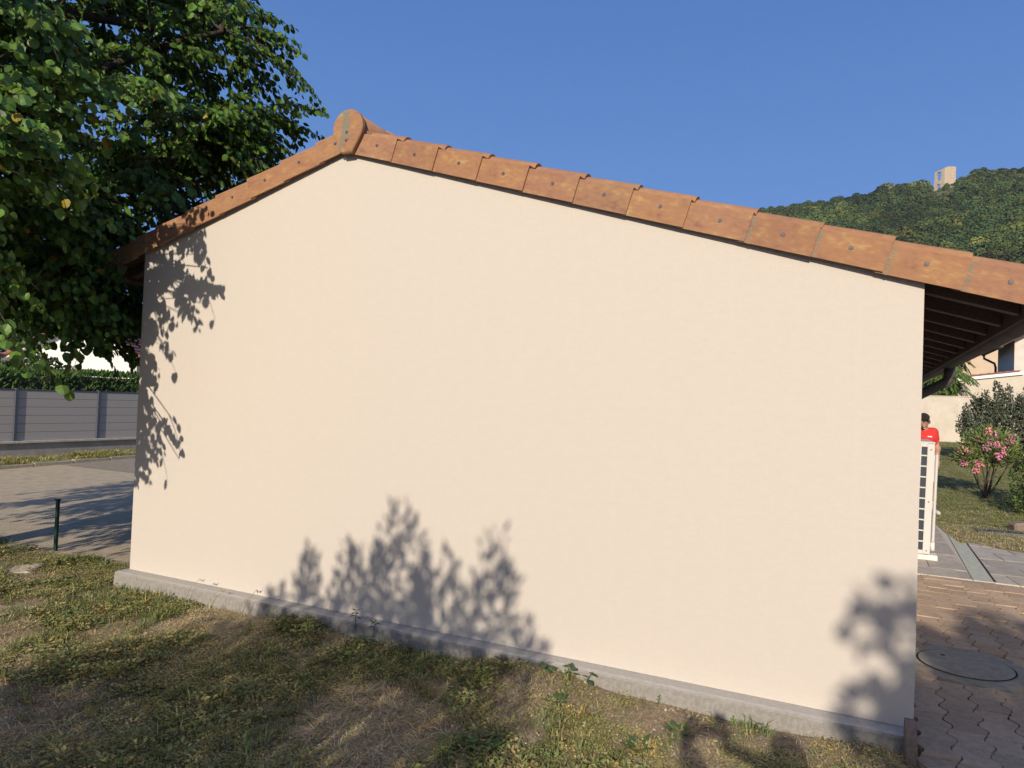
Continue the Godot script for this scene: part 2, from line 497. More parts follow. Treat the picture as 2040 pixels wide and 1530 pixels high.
	for b in Geometry2D.intersect_polygons(PackedVector2Array([Vector2(0.988, 4.46), Vector2(1.005, 4.46), Vector2(1.073, 9), Vector2(1.06, 9)]), tp):
		prism(s, b, -0.066, -0.0635, Transform3D(up, Vector3.ZERO))
	part(s, "drain_gap", M.black, ter)
	s = flat()
	for i in 12:
		cbox(s, Vector3(0.2 + i * 0.4, -0.075, -4.43), Vector3(0.397, 0.05, 0.03), 0.006)
	part(s, "edge_bead", M.grout, ter)

func area_of(p: PackedVector2Array) -> float:
	var a := 0.0
	for i in p.size():
		a += p[i].cross(p[(i + 1) % p.size()])
	return a * 0.5

# ------------------------------------------------------------------ the house
func verge_mesh(sx: float) -> ArrayMesh:          # x = 0 at the lower end, runs up the slope to -len (sx = 1) or +len (sx = -1)
	var prof := []
	prof.append(Vector2(0.050, 0.0))
	prof.append(Vector2(0.050, 0.164))
	prof.append(Vector2(0.046, 0.170))
	prof.append(Vector2(0.0, 0.172))
	prof.append(Vector2(-0.028, 0.174))
	for i in 9:
		var a := PI * i / 8.0
		prof.append(Vector2(-0.085 + 0.055 * cos(a), 0.176 + 0.046 * sin(a)))
	prof.append(Vector2(-0.2, 0.168))
	var n := prof.size()
	var inner := []
	for i in n:
		var d: Vector2 = (prof[mini(i + 1, n - 1)] - prof[maxi(i - 1, 0)]).normalized()
		inner.append(prof[i] - Vector2(d.y, -d.x) * 0.015)
	var length := 0.405
	var s := flat()
	var at := func(p: Vector2, e: int) -> Vector3:    # e = 0 lower end (proud), 1 upper end (tucked under)
		return Vector3(-sx * length * e, p.y - (0.017 if e == 1 else 0.0) * clampf(p.y / 0.12, 0.25, 1.0), p.x - (0.013 if e == 1 else 0.0))
	for i in n - 1:
		var d: Vector2 = prof[i + 1] - prof[i]
		var o := Vector3(0, -d.x, d.y)
		quad(s, at.call(prof[i], 0), at.call(prof[i], 1), at.call(prof[i + 1], 1), at.call(prof[i + 1], 0), o)
		quad(s, at.call(inner[i], 0), at.call(inner[i], 1), at.call(inner[i + 1], 1), at.call(inner[i + 1], 0), -o)
		for e in 2:
			quad(s, at.call(prof[i], e), at.call(prof[i + 1], e), at.call(inner[i + 1], e), at.call(inner[i], e), Vector3(sx if e == 0 else -sx, 0, 0))
	quad(s, at.call(prof[0], 0), at.call(prof[0], 1), at.call(inner[0], 1), at.call(inner[0], 0), Vector3.DOWN)
	return done(s)

func crust(par: Node, xf: Transform3D, half: Vector2, n: int) -> void:   # lichen: many small raised flecks
	var s := flat()
	for i in n:
		var p := Vector2(rng.randfn(0.0, 0.4) * half.x, rng.randf_range(-1, 1) * half.y)
		var r := rng.randf_range(0.0015, 0.005)
		var sides := 5
		var c := xf * Vector3(p.x, p.y, 0.0016)
		for k in sides:
			var a := TAU * k / sides + i
			var b := TAU * (k + 1) / sides + i
			tri(s, c, xf * Vector3(p.x + cos(a) * r, p.y + sin(a) * r * 1.3, 0.0003), xf * Vector3(p.x + cos(b) * r, p.y + sin(b) * r * 1.3, 0.0003), xf.basis.z)
	part(s, "lichen", M.lichen, par)

func build_house() -> void:
	var h := thing("house", "low cream rendered house with a terracotta tiled gable roof", "house")
	var s := flat()
	var deck := 0.075
	var gable := PackedVector2Array([Vector2(WL, 0), Vector2(0, 0), Vector2(0, roof_y(0) + deck - 0.01), Vector2(XR, YR + deck - 0.01), Vector2(WL, roof_y(WL) + deck - 0.01)])
	prism(s, gable, -0.2, 0.0)
	part(s, "gable_wall", M.render, h)
	s = flat()
	prism(s, gable, BACK, BACK + 0.2)
	part(s, "rear_wall", M.render, h)
	s = flat()
	box(s, Vector3(-0.1, 1.14, (BACK + 0.2 - 0.2) * 0.5), Vector3(0.2, 2.28, -BACK - 0.4))
	part(s, "side_wall", M.render, h)
	s = flat()
	box(s, Vector3(WL + 0.1, 1.37, BACK * 0.5), Vector3(0.2, 2.74, -BACK - 0.4))
	part(s, "side_wall", M.render, h)
	# the footing that stands out below the render, its arris uneven
	s = flat()
	var ring := []
	var nx := 130
	for i in nx + 1:
		var x := lerpf(WL - 0.035, -0.002, float(i) / nx)
		var j := soil.get_noise_1d(x * 300.0) * 0.006
		var k := soil.get_noise_1d(x * 900.0 + 70.0) * 0.004
		ring.append([Vector3(x, -0.002, -0.03), Vector3(x, -0.002 + k * 0.3, 0.09), Vector3(x, -0.007 + k, 0.113 + j), Vector3(x, -0.018 + k, 0.121 + j), Vector3(x, -0.12, 0.122 - j), Vector3(x, -0.55, 0.125)])
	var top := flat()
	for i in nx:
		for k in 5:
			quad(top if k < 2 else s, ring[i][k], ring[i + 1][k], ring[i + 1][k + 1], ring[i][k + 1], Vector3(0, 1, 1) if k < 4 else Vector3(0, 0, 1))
	for e in [0, nx]:
		for k in range(1, 5):
			tri(s, ring[e][0], ring[e][k], ring[e][k + 1], Vector3(-1 if e == 0 else 1, 0, 0))
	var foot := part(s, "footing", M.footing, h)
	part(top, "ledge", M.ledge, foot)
	# roof boards, rafters and fascias
	for side: float in [1.0, -1.0]:
		var x_end := 0.47 if side > 0 else WL - 0.47
		s = flat()
		prism(s, PackedVector2Array([Vector2(XR, YR + deck), Vector2(x_end, roof_y(x_end) + deck), Vector2(x_end, roof_y(x_end) + deck + 0.03), Vector2(XR, YR + deck + 0.03)]), BACK - 0.2, 0.028)
		part(s, "roof_deck", M.eave, h)
		for i in 17:
			var xa := -0.25 if side > 0 else WL + 0.25
			var xb := 0.445 if side > 0 else WL - 0.445
			var z := -0.235 - i * 0.53
			s = flat()
			prism(s, PackedVector2Array([Vector2(xa, roof_y(xa) - 0.012), Vector2(xb, roof_y(xb) - 0.012), Vector2(xb, roof_y(xb) + deck - 0.001), Vector2(xa, roof_y(xa) + deck - 0.001)]), z - 0.04, z + 0.04)
			part(s, "rafter", M.rafter, h)
		s = flat()
		cbox(s, Vector3(x_end - 0.01 * side, roof_y(x_end) + 0.03, BACK * 0.5 - 0.08), Vector3(0.024, 0.13, -BACK + 0.2), 0.003)
		part(s, "fascia", M.eave, h)
		# hanging gutter: an open half round
		s = smooth()
		var gx := x_end + 0.075 * side
		var gy := roof_y(x_end) + 0.012
		for i in 12:
			var a0 := PI + PI * i / 12.0
			var a1 := PI + PI * (i + 1) / 12.0
			for rr in [0.066, 0.063]:
				quad(s, Vector3(gx + cos(a0) * rr, gy + sin(a0) * rr, 0.03), Vector3(gx + cos(a1) * rr, gy + sin(a1) * rr, 0.03), Vector3(gx + cos(a1) * rr, gy + sin(a1) * rr, BACK - 0.2), Vector3(gx + cos(a0) * rr, gy + sin(a0) * rr, BACK - 0.2), Vector3(cos(a0), sin(a0), 0) * (1.0 if rr > 0.065 else -1.0))
		var gut := part(s, "gutter", M.gutter, h)
		s = flat()
		for sgn in [-1.0, 1.0]:
			tube(s, [Vector3(gx + sgn * 0.066, gy, 0.03), Vector3(gx + sgn * 0.066, gy, BACK - 0.2)], [0.007, 0.007], 6)
		part(s, "bead", M.gutter, gut)
		for k in 17:
			s = flat()
			var z := -0.35 - k * 0.53
			for i in 8:
				var a0 := PI + PI * i / 8.0
				var a1 := PI + PI * (i + 1) / 8.0
				quad(s, Vector3(gx + cos(a0) * 0.071, gy + sin(a0) * 0.071, z), Vector3(gx + cos(a1) * 0.071, gy + sin(a1) * 0.071, z), Vector3(gx + cos(a1) * 0.071, gy + sin(a1) * 0.071, z - 0.03), Vector3(gx + cos(a0) * 0.071, gy + sin(a0) * 0.071, z - 0.03), Vector3(cos(a0), sin(a0), 0))
			part(s, "bracket", M.gutter, gut)
	s = smooth()
	var dz := -4.35
	tube(s, [Vector3(0.545, 2.10, dz), Vector3(0.545, 2.02, dz), Vector3(0.53, 1.975, dz), Vector3(0.49, 1.94, dz), Vector3(0.12, 1.72, dz), Vector3(0.075, 1.67, dz), Vector3(0.065, 1.6, dz), Vector3(0.065, -0.06, dz)], [0.05, 0.05, 0.05, 0.05, 0.05, 0.05, 0.05, 0.05], 14)
	var dp := part(s, "downpipe", M.gutter, h)
	s = smooth()
	tube(s, [Vector3(0.545, 2.075, dz), Vector3(0.545, 2.00, dz)], [0.056, 0.056], 14)
	part(s, "collar", M.gutter, dp)
	# tiles
	var mr := verge_mesh(1.0)
	var ml := verge_mesh(-1.0)
	var sc := flat()
	disc(sc, Vector3(0, 0, 0), Vector3(0, 0, 1), 0.0125, 0.004, 12)
	disc(sc, Vector3(0, 0, 0.004), Vector3(0, 0, 1), 0.006, 0.002, 8)
	var screw := done(sc)
	var ang := atan(PITCH)
	for k in 12:
		var x := -3.359 + 0.3515 * k
		var b := Basis(Vector3(0, 0, 1), -ang + rng.randf_range(-0.004, 0.004))
		var t := piece(mr, "verge_tile", M.tile[(k * 3) % 7], h, Transform3D(b, Vector3(x, roof_y(x) - 0.002 + rng.randf_range(-0.003, 0.003), 0.006 + rng.randf_range(-0.002, 0.003))))
		piece(screw, "screw", M.screw, t, Transform3D(Basis.IDENTITY, Vector3(-0.175 + rng.randf_range(-0.012, 0.012), 0.087 + rng.randf_range(-0.005, 0.005), 0.0445)))
		if k >= 8:
			crust(t, Transform3D(Basis.IDENTITY, Vector3(-0.355, 0.075, 0.0385)), Vector2(0.026, 0.08), 80)
	for k in 8:
		var x := -4.02 - 0.345 * k
		var b := Basis(Vector3(0, 0, 1), ang + rng.randf_range(-0.004, 0.004))
		var t := piece(ml, "verge_tile", M.tile[[4, 2, 6, 4, 2, 0, 6, 4][k]], h, Transform3D(b, Vector3(x, roof_y(x) - 0.002 + rng.randf_range(-0.003, 0.003), 0.006 + rng.randf_range(-0.002, 0.003))))
		piece(screw, "screw", M.screw, t, Transform3D(Basis.IDENTITY, Vector3(0.175, 0.087, 0.0445)))
	# ridge end cap and ridge tiles
	var poly := PackedVector2Array()
	for i in 27:
		var a := deg_to_rad(-28.0 + 236.0 * i / 26.0)
		poly.append(Vector2(cos(a), sin(a)) * 0.137)
	poly.append(Vector2(-0.048, -0.187))
	poly.append(Vector2(0.045, -0.187))
	var small := PackedVector2Array()
	for p in poly:
		small.append(p * 0.955)
	s = flat()
	var cx := Transform3D(Basis.IDENTITY, Vector3(-3.738, 3.567, 0.0))
	prism(s, poly, 0.052, 0.078, cx)
	for i in poly.size():
		var j := (i + 1) % poly.size()
		quad(s, cx * Vector3(poly[i].x, poly[i].y, 0.078), cx * Vector3(poly[j].x, poly[j].y, 0.078), cx * Vector3(small[j].x, small[j].y, 0.085), cx * Vector3(small[i].x, small[i].y, 0.085), Vector3(poly[i].x, poly[i].y, 0.2))
	prism(s, small, 0.079, 0.085, cx)
	var cap := part(s, "ridge_end_cap", M.tile[4], h)
	for p in [Vector2(-0.005, -0.035), Vector2(-0.007, -0.095)]:
		piece(screw, "screw", M.screw, cap, Transform3D(Basis.IDENTITY, cx * Vector3(p.x, p.y, 0.0855)))
	crust(cap, Transform3D(Basis.IDENTITY, cx * Vector3(-0.018, 0.025, 0.0855)), Vector2(0.042, 0.095), 520)
	crust(cap, Transform3D(Basis(Vector3(0, 0, 1), -0.25), cx * Vector3(-0.055, -0.11, 0.0855)), Vector2(0.02, 0.06), 160)
	for k in 22:
		s = smooth()
		var z0 := 0.056 - k * 0.41
		var z1 := z0 - 0.43
		for i in 14:
			var a0 := deg_to_rad(-22.0 + 224.0 * i / 14.0)
			var a1 := deg_to_rad(-22.0 + 224.0 * (i + 1) / 14.0)
			for rr in [[0.135, 0.122, 1.0], [0.119, 0.106, -1.0]]:
				quad(s, Vector3(cos(a0) * rr[0], sin(a0) * rr[0], z0), Vector3(cos(a1) * rr[0], sin(a1) * rr[0], z0), Vector3(cos(a1) * rr[1], sin(a1) * rr[1], z1), Vector3(cos(a0) * rr[1], sin(a0) * rr[1], z1), Vector3(cos(a0), sin(a0), 0) * float(rr[2]))
			quad(s, Vector3(cos(a0) * 0.135, sin(a0) * 0.135, z0), Vector3(cos(a1) * 0.135, sin(a1) * 0.135, z0), Vector3(cos(a1) * 0.119, sin(a1) * 0.119, z0), Vector3(cos(a0) * 0.119, sin(a0) * 0.119, z0), Vector3(0, 0, 1))
		part(s, "ridge_tile", M.tile[k % 7], h, Transform3D(Basis.IDENTITY, Vector3(-3.745, 3.565, 0)))
	# field tiles: courses of rolled tiles, joined (they face away from every view from the ground)
	for side: float in [1.0, -1.0]:
		s = flat()
		for k in (12 if side > 0 else 8):
			var x1: float = -3.359 + 0.3515 * k if side > 0 else -4.02 - 0.345 * k
			var x0 := x1 - 0.38 * side
			for j in 38:
				var zc := -0.2 - j * 0.235
				for e in 8:
					var za := zc - 0.235 * e / 8.0
					var zb := zc - 0.235 * (e + 1) / 8.0
					var ya := 0.04 * maxf(0.0, sin(PI * (e / 8.0) * 1.8)) if e < 5 else 0.0
					var yb := 0.04 * maxf(0.0, sin(PI * ((e + 1) / 8.0) * 1.8)) if e < 4 else 0.0
					quad(s, Vector3(x1, roof_y(x1) + 0.168 + ya, za), Vector3(x1, roof_y(x1) + 0.168 + yb, zb), Vector3(x0, roof_y(x0) + 0.15 + yb, zb), Vector3(x0, roof_y(x0) + 0.15 + ya, za), Vector3.UP)
		var f := part(s, "field_tiles", M.tile[2], h)
		f.set_meta("kind", "stuff")

# ------------------------------------------------------------------ leaves, trees, shrubs
func leaf_round() -> ArrayMesh:
	var s := flat()
	var mid := Vector3(0, 0.5, 0.02)
	var tip := Vector3(0, 1.0, -0.1)
	for sg in [-1.0, 1.0]:
		var e := [Vector3(0, 0, 0), Vector3(0.40 * sg, 0.02, -0.14), Vector3(0.53 * sg, 0.38, -0.2), Vector3(0.34 * sg, 0.78, -0.17), tip]
		for i in 4:
			tri(s, e[i], e[i + 1], mid, Vector3(0, 0, 1))
	return done(s)

func leaf_curled() -> ArrayMesh:                  # cupped, its rim rolled forward
	var s := flat()
	var mid := Vector3(0.02, 0.48, -0.06)
	var tip := Vector3(0.05, 0.92, 0.16)
	for sg in [-1.0, 1.0]:
		var e := [Vector3(0, 0, 0), Vector3(0.34 * sg, 0.0, 0.10), Vector3(0.42 * sg, 0.36, 0.22), Vector3(0.30 * sg, 0.72, 0.24), tip]
		for i in 4:
			tri(s, e[i], e[i + 1], mid, Vector3(0, 0, 1))
	return done(s)

func leaf_oval(w: float) -> ArrayMesh:
	var s := flat()
	for sg in [-1.0, 1.0]:
		tri(s, Vector3.ZERO, Vector3(w * sg, 0.45, -0.1), Vector3(0, 0.5, 0.02), Vector3(0, 0, 1))
		tri(s, Vector3(w * sg, 0.45, -0.1), Vector3(0, 1, -0.12), Vector3(0, 0.5, 0.02), Vector3(0, 0, 1))
	return done(s)

func leaf_xf(p: Vector3, axis: Vector3, n: Vector3, size: float) -> Transform3D:
	var y := axis.normalized()
	var z := (n - y * n.dot(y))
	if z.length() < 0.05:
		z = y.cross(Vector3(0.3, 0.9, 0.4))
	z = z.normalized()
	return Transform3D(Basis(y.cross(z) * size, y * size, z * size), p)

func green(c: Color, spread: float) -> Color:
	var k := 1.0 + rng.randf_range(-spread, spread)
	var w := rng.randf_range(-0.18, 0.18)
	return Color(c.r * k * (1.0 + w), c.g * k, c.b * k * (1.0 - w))

# where the big street tree may hold leaves: clear of the wall, of the lit lawn and of the lit street
func crown_ok(p: Vector3) -> bool:
	if p.y < 1.5 or p.x < -10.9:
		return false
	if p.z < 0.7 and p.y < (1.95 if p.x < -7.0 else 1.62) + 0.6 * soil.get_noise_3d(p.x * 70.0, 3.0, p.z * 70.0):
		return false
	var gx := p.x - SUN.x / SUN.y * (p.y + 0.13)
	var gz := p.z - SUN.z / SUN.y * (p.y + 0.13)
	if gz > -0.4 and gx < WL:
		return false
	if p.z > 0.0:
		var k := p.z / SUN.z
		var sx := p.x - SUN.x * k
		var sy := p.y - SUN.y * k
		if sx > WL and sy > -0.1 and sy < roof_y(sx) + 0.2:
			var edge := -9.0
			var prof := [[0.66, -5.9], [0.71, -5.78], [0.76, -5.49], [0.83, -5.5], [0.91, -5.68], [0.96, -5.48], [1.04, -5.35], [1.12, -5.46], [1.22, -5.4], [1.35, -5.54], [1.5, -5.76], [1.56, -5.84], [1.63, -5.46], [1.71, -5.41], [1.81, -5.7], [1.91, -5.54], [1.99, -5.46], [2.08, -5.25], [2.16, -5.01], [2.3, -5.0], [2.4, -4.92], [2.56, -5.1], [2.75, -5.23], [2.88, -5.28], [3.1, -5.05]]
			for i in prof.size() - 1:
				if sy >= prof[i][0] and sy < prof[i + 1][0]:
					edge = lerpf(prof[i][1], prof[i + 1][1], (sy - prof[i][0]) / (prof[i + 1][0] - prof[i][0]))
			if sx > edge + 0.03 * patchy.get_noise_2d(p.x * 900.0, p.y * 900.0):
				return false
			if patchy.get_noise_2d(sx * 330.0, sy * 330.0) > 0.26 - 0.1 * smoothf(-5.9, -5.2, sx):
				return false
		elif sx > -5.15 and sy > 0.0:
			return false
		# no branch hangs between the wall and the lawn in front of it
		var t := CAM.z / (CAM.z - p.z)
		var vx := CAM.x + (p.x - CAM.x) * t
		var vy := CAM.y + (p.y - CAM.y) * t
		if vx > WL - 0.06 and vy < roof_y(vx) + 0.2:
			return false
		if p.z > 3.9 or vx > -3.8:
			return false
	else:
		if p.x > WL - 0.5 and p.y < roof_y(p.x) + 0.32:
			return false
	return true

func crown_in(p: Vector3) -> float:               # < 1 inside the crown
	var q := p - Vector3(-8.35, 4.7, 0.2)
	var rx := 3.15 if q.x > 0.0 else 2.3
	var ry := 3.6 if q.y > 0.0 else 3.2
	var rz := 3.0
	return sqrt(q.x * q.x / (rx * rx) + q.y * q.y / (ry * ry) + q.z * q.z / (rz * rz))

func build_street_tree() -> void:
	var base := Vector3(-8.35, -0.15, 1.15)
	var t := thing("street_tree", "large leafy tree with round green leaves beside the house", "tree")
	var s := smooth()
	var fork := Vector3(-8.4, 2.0, 0.95)
	tube(s, [base + Vector3(0, -0.2, 0), base + Vector3(0.02, 0.15, 0), base + Vector3(-0.03, 1.1, -0.08), fork, Vector3(-8.3, 3.4, 0.6), Vector3(-8.35, 5.2, 0.4), Vector3(-8.3, 7.2, 0.3)], [0.24, 0.19, 0.165, 0.155, 0.12, 0.08, 0.02], 12)
	part(s, "trunk", M.bark, t)
	var stems := [[fork, 0.0]]
	for p in [Vector3(-8.3, 3.4, 0.6), Vector3(-8.35, 5.2, 0.4)]:
		stems.append([p, 0.0])
	# limbs
	var ends := []
	for e in [Vector3(-6.6, 4.1, -0.9), Vector3(-6.3, 5.3, -1.0), Vector3(-7.1, 3.0, 1.4), Vector3(-6.9, 4.6, 1.2), Vector3(-9.6, 4.0, 1.0), Vector3(-8.6, 4.2, -1.9), Vector3(-7.6, 3.3, -1.3), Vector3(-8.9, 3.6, 2.3), Vector3(-7.2, 6.2, 0.3), Vector3(-9.3, 5.8, -0.6), Vector3(-7.8, 2.7, 0.0), Vector3(-8.2, 6.0, 1.5), Vector3(-7.4, 5.6, -1.6)]:
		var from: Vector3 = stems[0][0]
		if e.y > 4.3:
			from = stems[1][0]
		if e.y > 5.5:
			from = stems[2][0]
		s = smooth()
		var m: Vector3 = from.lerp(e, 0.5) + Vector3(rng.randf_range(-0.1, 0.1), 0.22, rng.randf_range(-0.1, 0.1))
		tube(s, [from, from.lerp(m, 0.5) + Vector3(0, 0.08, 0), m, m.lerp(e, 0.5) + Vector3(0, 0.07, 0), e], [0.085, 0.07, 0.055, 0.04, 0.025], 7)
		part(s, "limb", M.bark, t)
		for k in [0.35, 0.55, 0.75, 1.0]:
			ends.append((from.lerp(m, k * 2.0) if k < 0.5 else m.lerp(e, k * 2.0 - 1.0)))
	# boughs: drawn from the limbs to points through the crown, denser outside
	var tips := []
	for p in [Vector3(-5.75, 5.0, -1.45), Vector3(-5.85, 4.68, -1.5), Vector3(-6.1, 4.25, -1.5), Vector3(-6.0, 5.35, -1.4), Vector3(-6.35, 5.75, -1.5), Vector3(-6.3, 4.0, -1.4), Vector3(-6.75, 3.9, -1.3), Vector3(-7.2, 3.8, -1.2), Vector3(-5.95, 4.5, -1.2), Vector3(-6.3, 4.75, -0.9), Vector3(-6.2, 5.2, -1.1), Vector3(-6.4, 4.35, -0.7), Vector3(-6.6, 5.1, -0.6), Vector3(-6.5, 4.05, -0.8), Vector3(-6.9, 4.4, -0.9)]:
		tips.append(p)
	# low sprays before the wall's left end, which throw the leaf shadows on it
	for i in 100:
		tips.append(Vector3(rng.randf_range(-5.75, -4.55), rng.randf_range(1.7, 3.5), rng.randf_range(1.25, 2.3)))
	for i in 34:
		tips.append(Vector3(rng.randf_range(-6.3, -4.9), rng.randf_range(3.3, 4.3), rng.randf_range(0.9, 2.0)))
	for i in 100:
		tips.append(Vector3(rng.randf_range(-9.2, -6.2), rng.randf_range(3.2, 7.2), rng.randf_range(-2.4, 1.6)))
	# the low skirt over the street side
	for i in 30:
		tips.append(Vector3(rng.randf_range(-7.9, -6.4), rng.randf_range(2.0, 3.3), rng.randf_range(-1.0, 0.5)))
	for i in 44:
		tips.append(Vector3(rng.randf_range(-7.1, -6.25), rng.randf_range(1.62, 2.5), rng.randf_range(-0.9, 0.3)))
	for i in 52:
		tips.append(Vector3(rng.randf_range(-10.3, -6.2), rng.randf_range(1.7, 3.1), rng.randf_range(1.8, 3.6)))
	var tries := 0
	while tips.size() < 570 and tries < 20000:
		tries += 1
		var p := Vector3(rng.randf_range(-10.6, -5.1), rng.randf_range(1.6, 8.2), rng.randf_range(-2.9, 3.3))
		var r := crown_in(p)
		if r > 1.0 or r < 0.35 or rng.randf() > r * r + 0.1 or not crown_ok(p):
			continue
		tips.append(p)
	var lx := []
	var lc := PackedColorArray()
	var twigs := smooth()
	var mid := Vector3(-8.3, 4.2, 0.5)
	for tip in tips:
		if not crown_ok(tip):
			continue
		var near: Vector3 = ends[0]
		for e in ends:
			if e.distance_to(tip) + 0.6 * maxf(0.0, e.y - tip.y) < near.distance_to(tip) + 0.6 * maxf(0.0, near.y - tip.y):
				near = e
		var span: float = near.distance_to(tip)
		var m: Vector3 = near.lerp(tip, 0.55) + Vector3(0, 0.10 * span, 0)
		if crown_ok(m) and crown_ok(m.lerp(tip, 0.5)):
			tube(twigs, [near, near.lerp(m, 0.5) + Vector3(0, 0.03 * span, 0), m, tip], [0.02, 0.015, 0.010, 0.004], 4, false)
		var run: float = minf(span, 1.25)
		var nsp := int(5.0 + run * 9.0)
		for i in nsp:
			var f := 1.0 - (float(i) / nsp) * clampf(run / maxf(span, 0.2), 0.3, 1.0)
			var o: Vector3 = m.lerp(tip, f * 2.0 - 1.0) if f > 0.5 else near.lerp(m, f * 2.0)
			var along: Vector3 = (tip - m).normalized()
			var side: Vector3 = along.cross(Vector3.UP).normalized() * (1.0 if i % 2 == 0 else -1.0)
			var d: Vector3 = (along * rng.randf_range(0.5, 1.0) + side * rng.randf_range(0.25, 0.9) * (0.2 if i == 0 else 1.0) + Vector3(0, rng.randf_range(-0.25, 0.12), 0)).normalized()
			var L := rng.randf_range(0.28, 0.55)
			var droop := rng.randf_range(0.15, 0.4)
			if not crown_ok(o) or not crown_ok(o + d * L * 0.5) or not crown_ok(o + d * L * 0.75) or not crown_ok(o + d * L + Vector3(0, -droop * L, 0)):
				continue
			tube(twigs, [o, o + d * L * 0.5 + Vector3(0, -droop * L * 0.25, 0), o + d * L + Vector3(0, -droop * L, 0)], [0.005, 0.004, 0.002], 3, false)
			var nl := int(L / 0.036)
			for j in nl:
				var u := (j + 0.7) / nl
				var p: Vector3 = o + d * L * u + Vector3(0, -droop * L * u * u, 0)
				var sd := d.cross(Vector3.UP).normalized() * (1.0 if j % 2 == 0 else -1.0)
				p += sd * 0.025 + rv(0.012)
				if not crown_ok(p):
					continue
				var ax := sd * rng.randf_range(0.3, 0.9) + d * rng.randf_range(0.1, 0.7) + Vector3(0, rng.randf_range(-1.5, -0.35), 0)
				var outward := (p - mid).normalized()
				var nn := Vector3.UP * rng.randf_range(0.2, 0.9) + outward * rng.randf_range(0.2, 1.0) + rv(0.55)
				lx.append(leaf_xf(p, ax, nn, rng.randf_range(0.042, 0.095)))
				var c := green(C(0.078, 0.143, 0.021), 0.4)
				if rng.randf() < 0.012:
					c = C(0.26, 0.19, 0.02)
				lc.append(c)
	var tw := part(twigs, "twigs", M.bark, t)
	tw.set_meta("kind", "stuff")
	for i in lx.size():                            # shuffle, so both leaf forms mix through the crown
		var j := rng.randi() % lx.size()
		var a: Transform3D = lx[i]
		lx[i] = lx[j]
		lx[j] = a
	# the leaves that show largest are parts of their own
	var order := []
	var fwd := Vector3(-0.435, 0.02, -0.9)
	for i in lx.size():
		var v: Vector3 = lx[i].origin - CAM
		var dd := v.dot(fwd)
		var lat := v.dot(Vector3(0.9, 0, -0.435))
		if dd > 1.0 and absf(lat) < dd * 0.72:
			order.append([v.length() / lx[i].basis.y.length(), i])
	order.sort_custom(func(a, b): return a[0] < b[0])
	var mesh := leaf_round()
	var curled := leaf_curled()
	var single := {}
	var tones := []
	for k in 6:
		var lm: StandardMaterial3D = M.treeleaf.duplicate()
		lm.vertex_color_use_as_albedo = false
		lm.albedo_color = green(C(0.08, 0.145, 0.027), 0.25).linear_to_srgb()
		tones.append(lm)
	for k in mini(300, order.size()):
		var i: int = order[k][1]
		single[i] = true
		piece(mesh if k % 2 == 0 else curled, "leaf", tones[k % 6], t, lx[i])
	var rx := []
	var rc := PackedColorArray()
	for i in lx.size():
		if not single.has(i):
			rx.append(lx[i])
			rc.append(lc[i])
	var half := rx.size() / 2
	copies(t, "crown", mesh, M.treeleaf, rx.slice(0, half), rc.slice(0, half))
	copies(t, "crown", leaf_curled(), M.treeleaf, rx.slice(half), rc.slice(half))
	print("street tree leaves ", lx.size())

# leaves through a union of ellipsoids; blobs are [centre, radii, share]
func foliage(par: Node, called: String, blobs: Array, n: int, mesh: Mesh, m: Material, lo: float, hi: float, c: Color, spread := 0.3, shell := 0.45, upright := 0.3) -> void:
	var xs := []
	var cs := PackedColorArray()
	var total := 0.0
	for b in blobs:
		total += b[2]
	for b in blobs:
		for i in int(n * b[2] / total):
			var d := Vector3(rng.randfn(), rng.randfn(), rng.randfn()).normalized()
			var r := lerpf(shell, 1.0, sqrt(rng.randf())) * (1.0 + 0.16 * soil.get_noise_3d(d.x * 90.0 + b[0].x * 40.0, d.y * 90.0, d.z * 90.0))
			var p: Vector3 = b[0] + d * b[1] * r
			xs.append(leaf_xf(p, d * 0.7 + Vector3(0, upright, 0) + rv(0.7), d + Vector3(0, 0.5, 0) + rv(0.8), rng.randf_range(lo, hi)))
			cs.append(green(c, spread))
	copies(par, called, mesh, m, xs, cs)

func stems(par: Node, called: String, base: Vector3, tips: Array, r: float) -> void:
	for t in tips:
		var s := smooth()
		var m: Vector3 = base.lerp(t, 0.5) + rv(0.05)
		tube(s, [base + rv(r), m, t], [r, r * 0.75, r * 0.3], 6, false)
		part(s, called, M.bark, par)

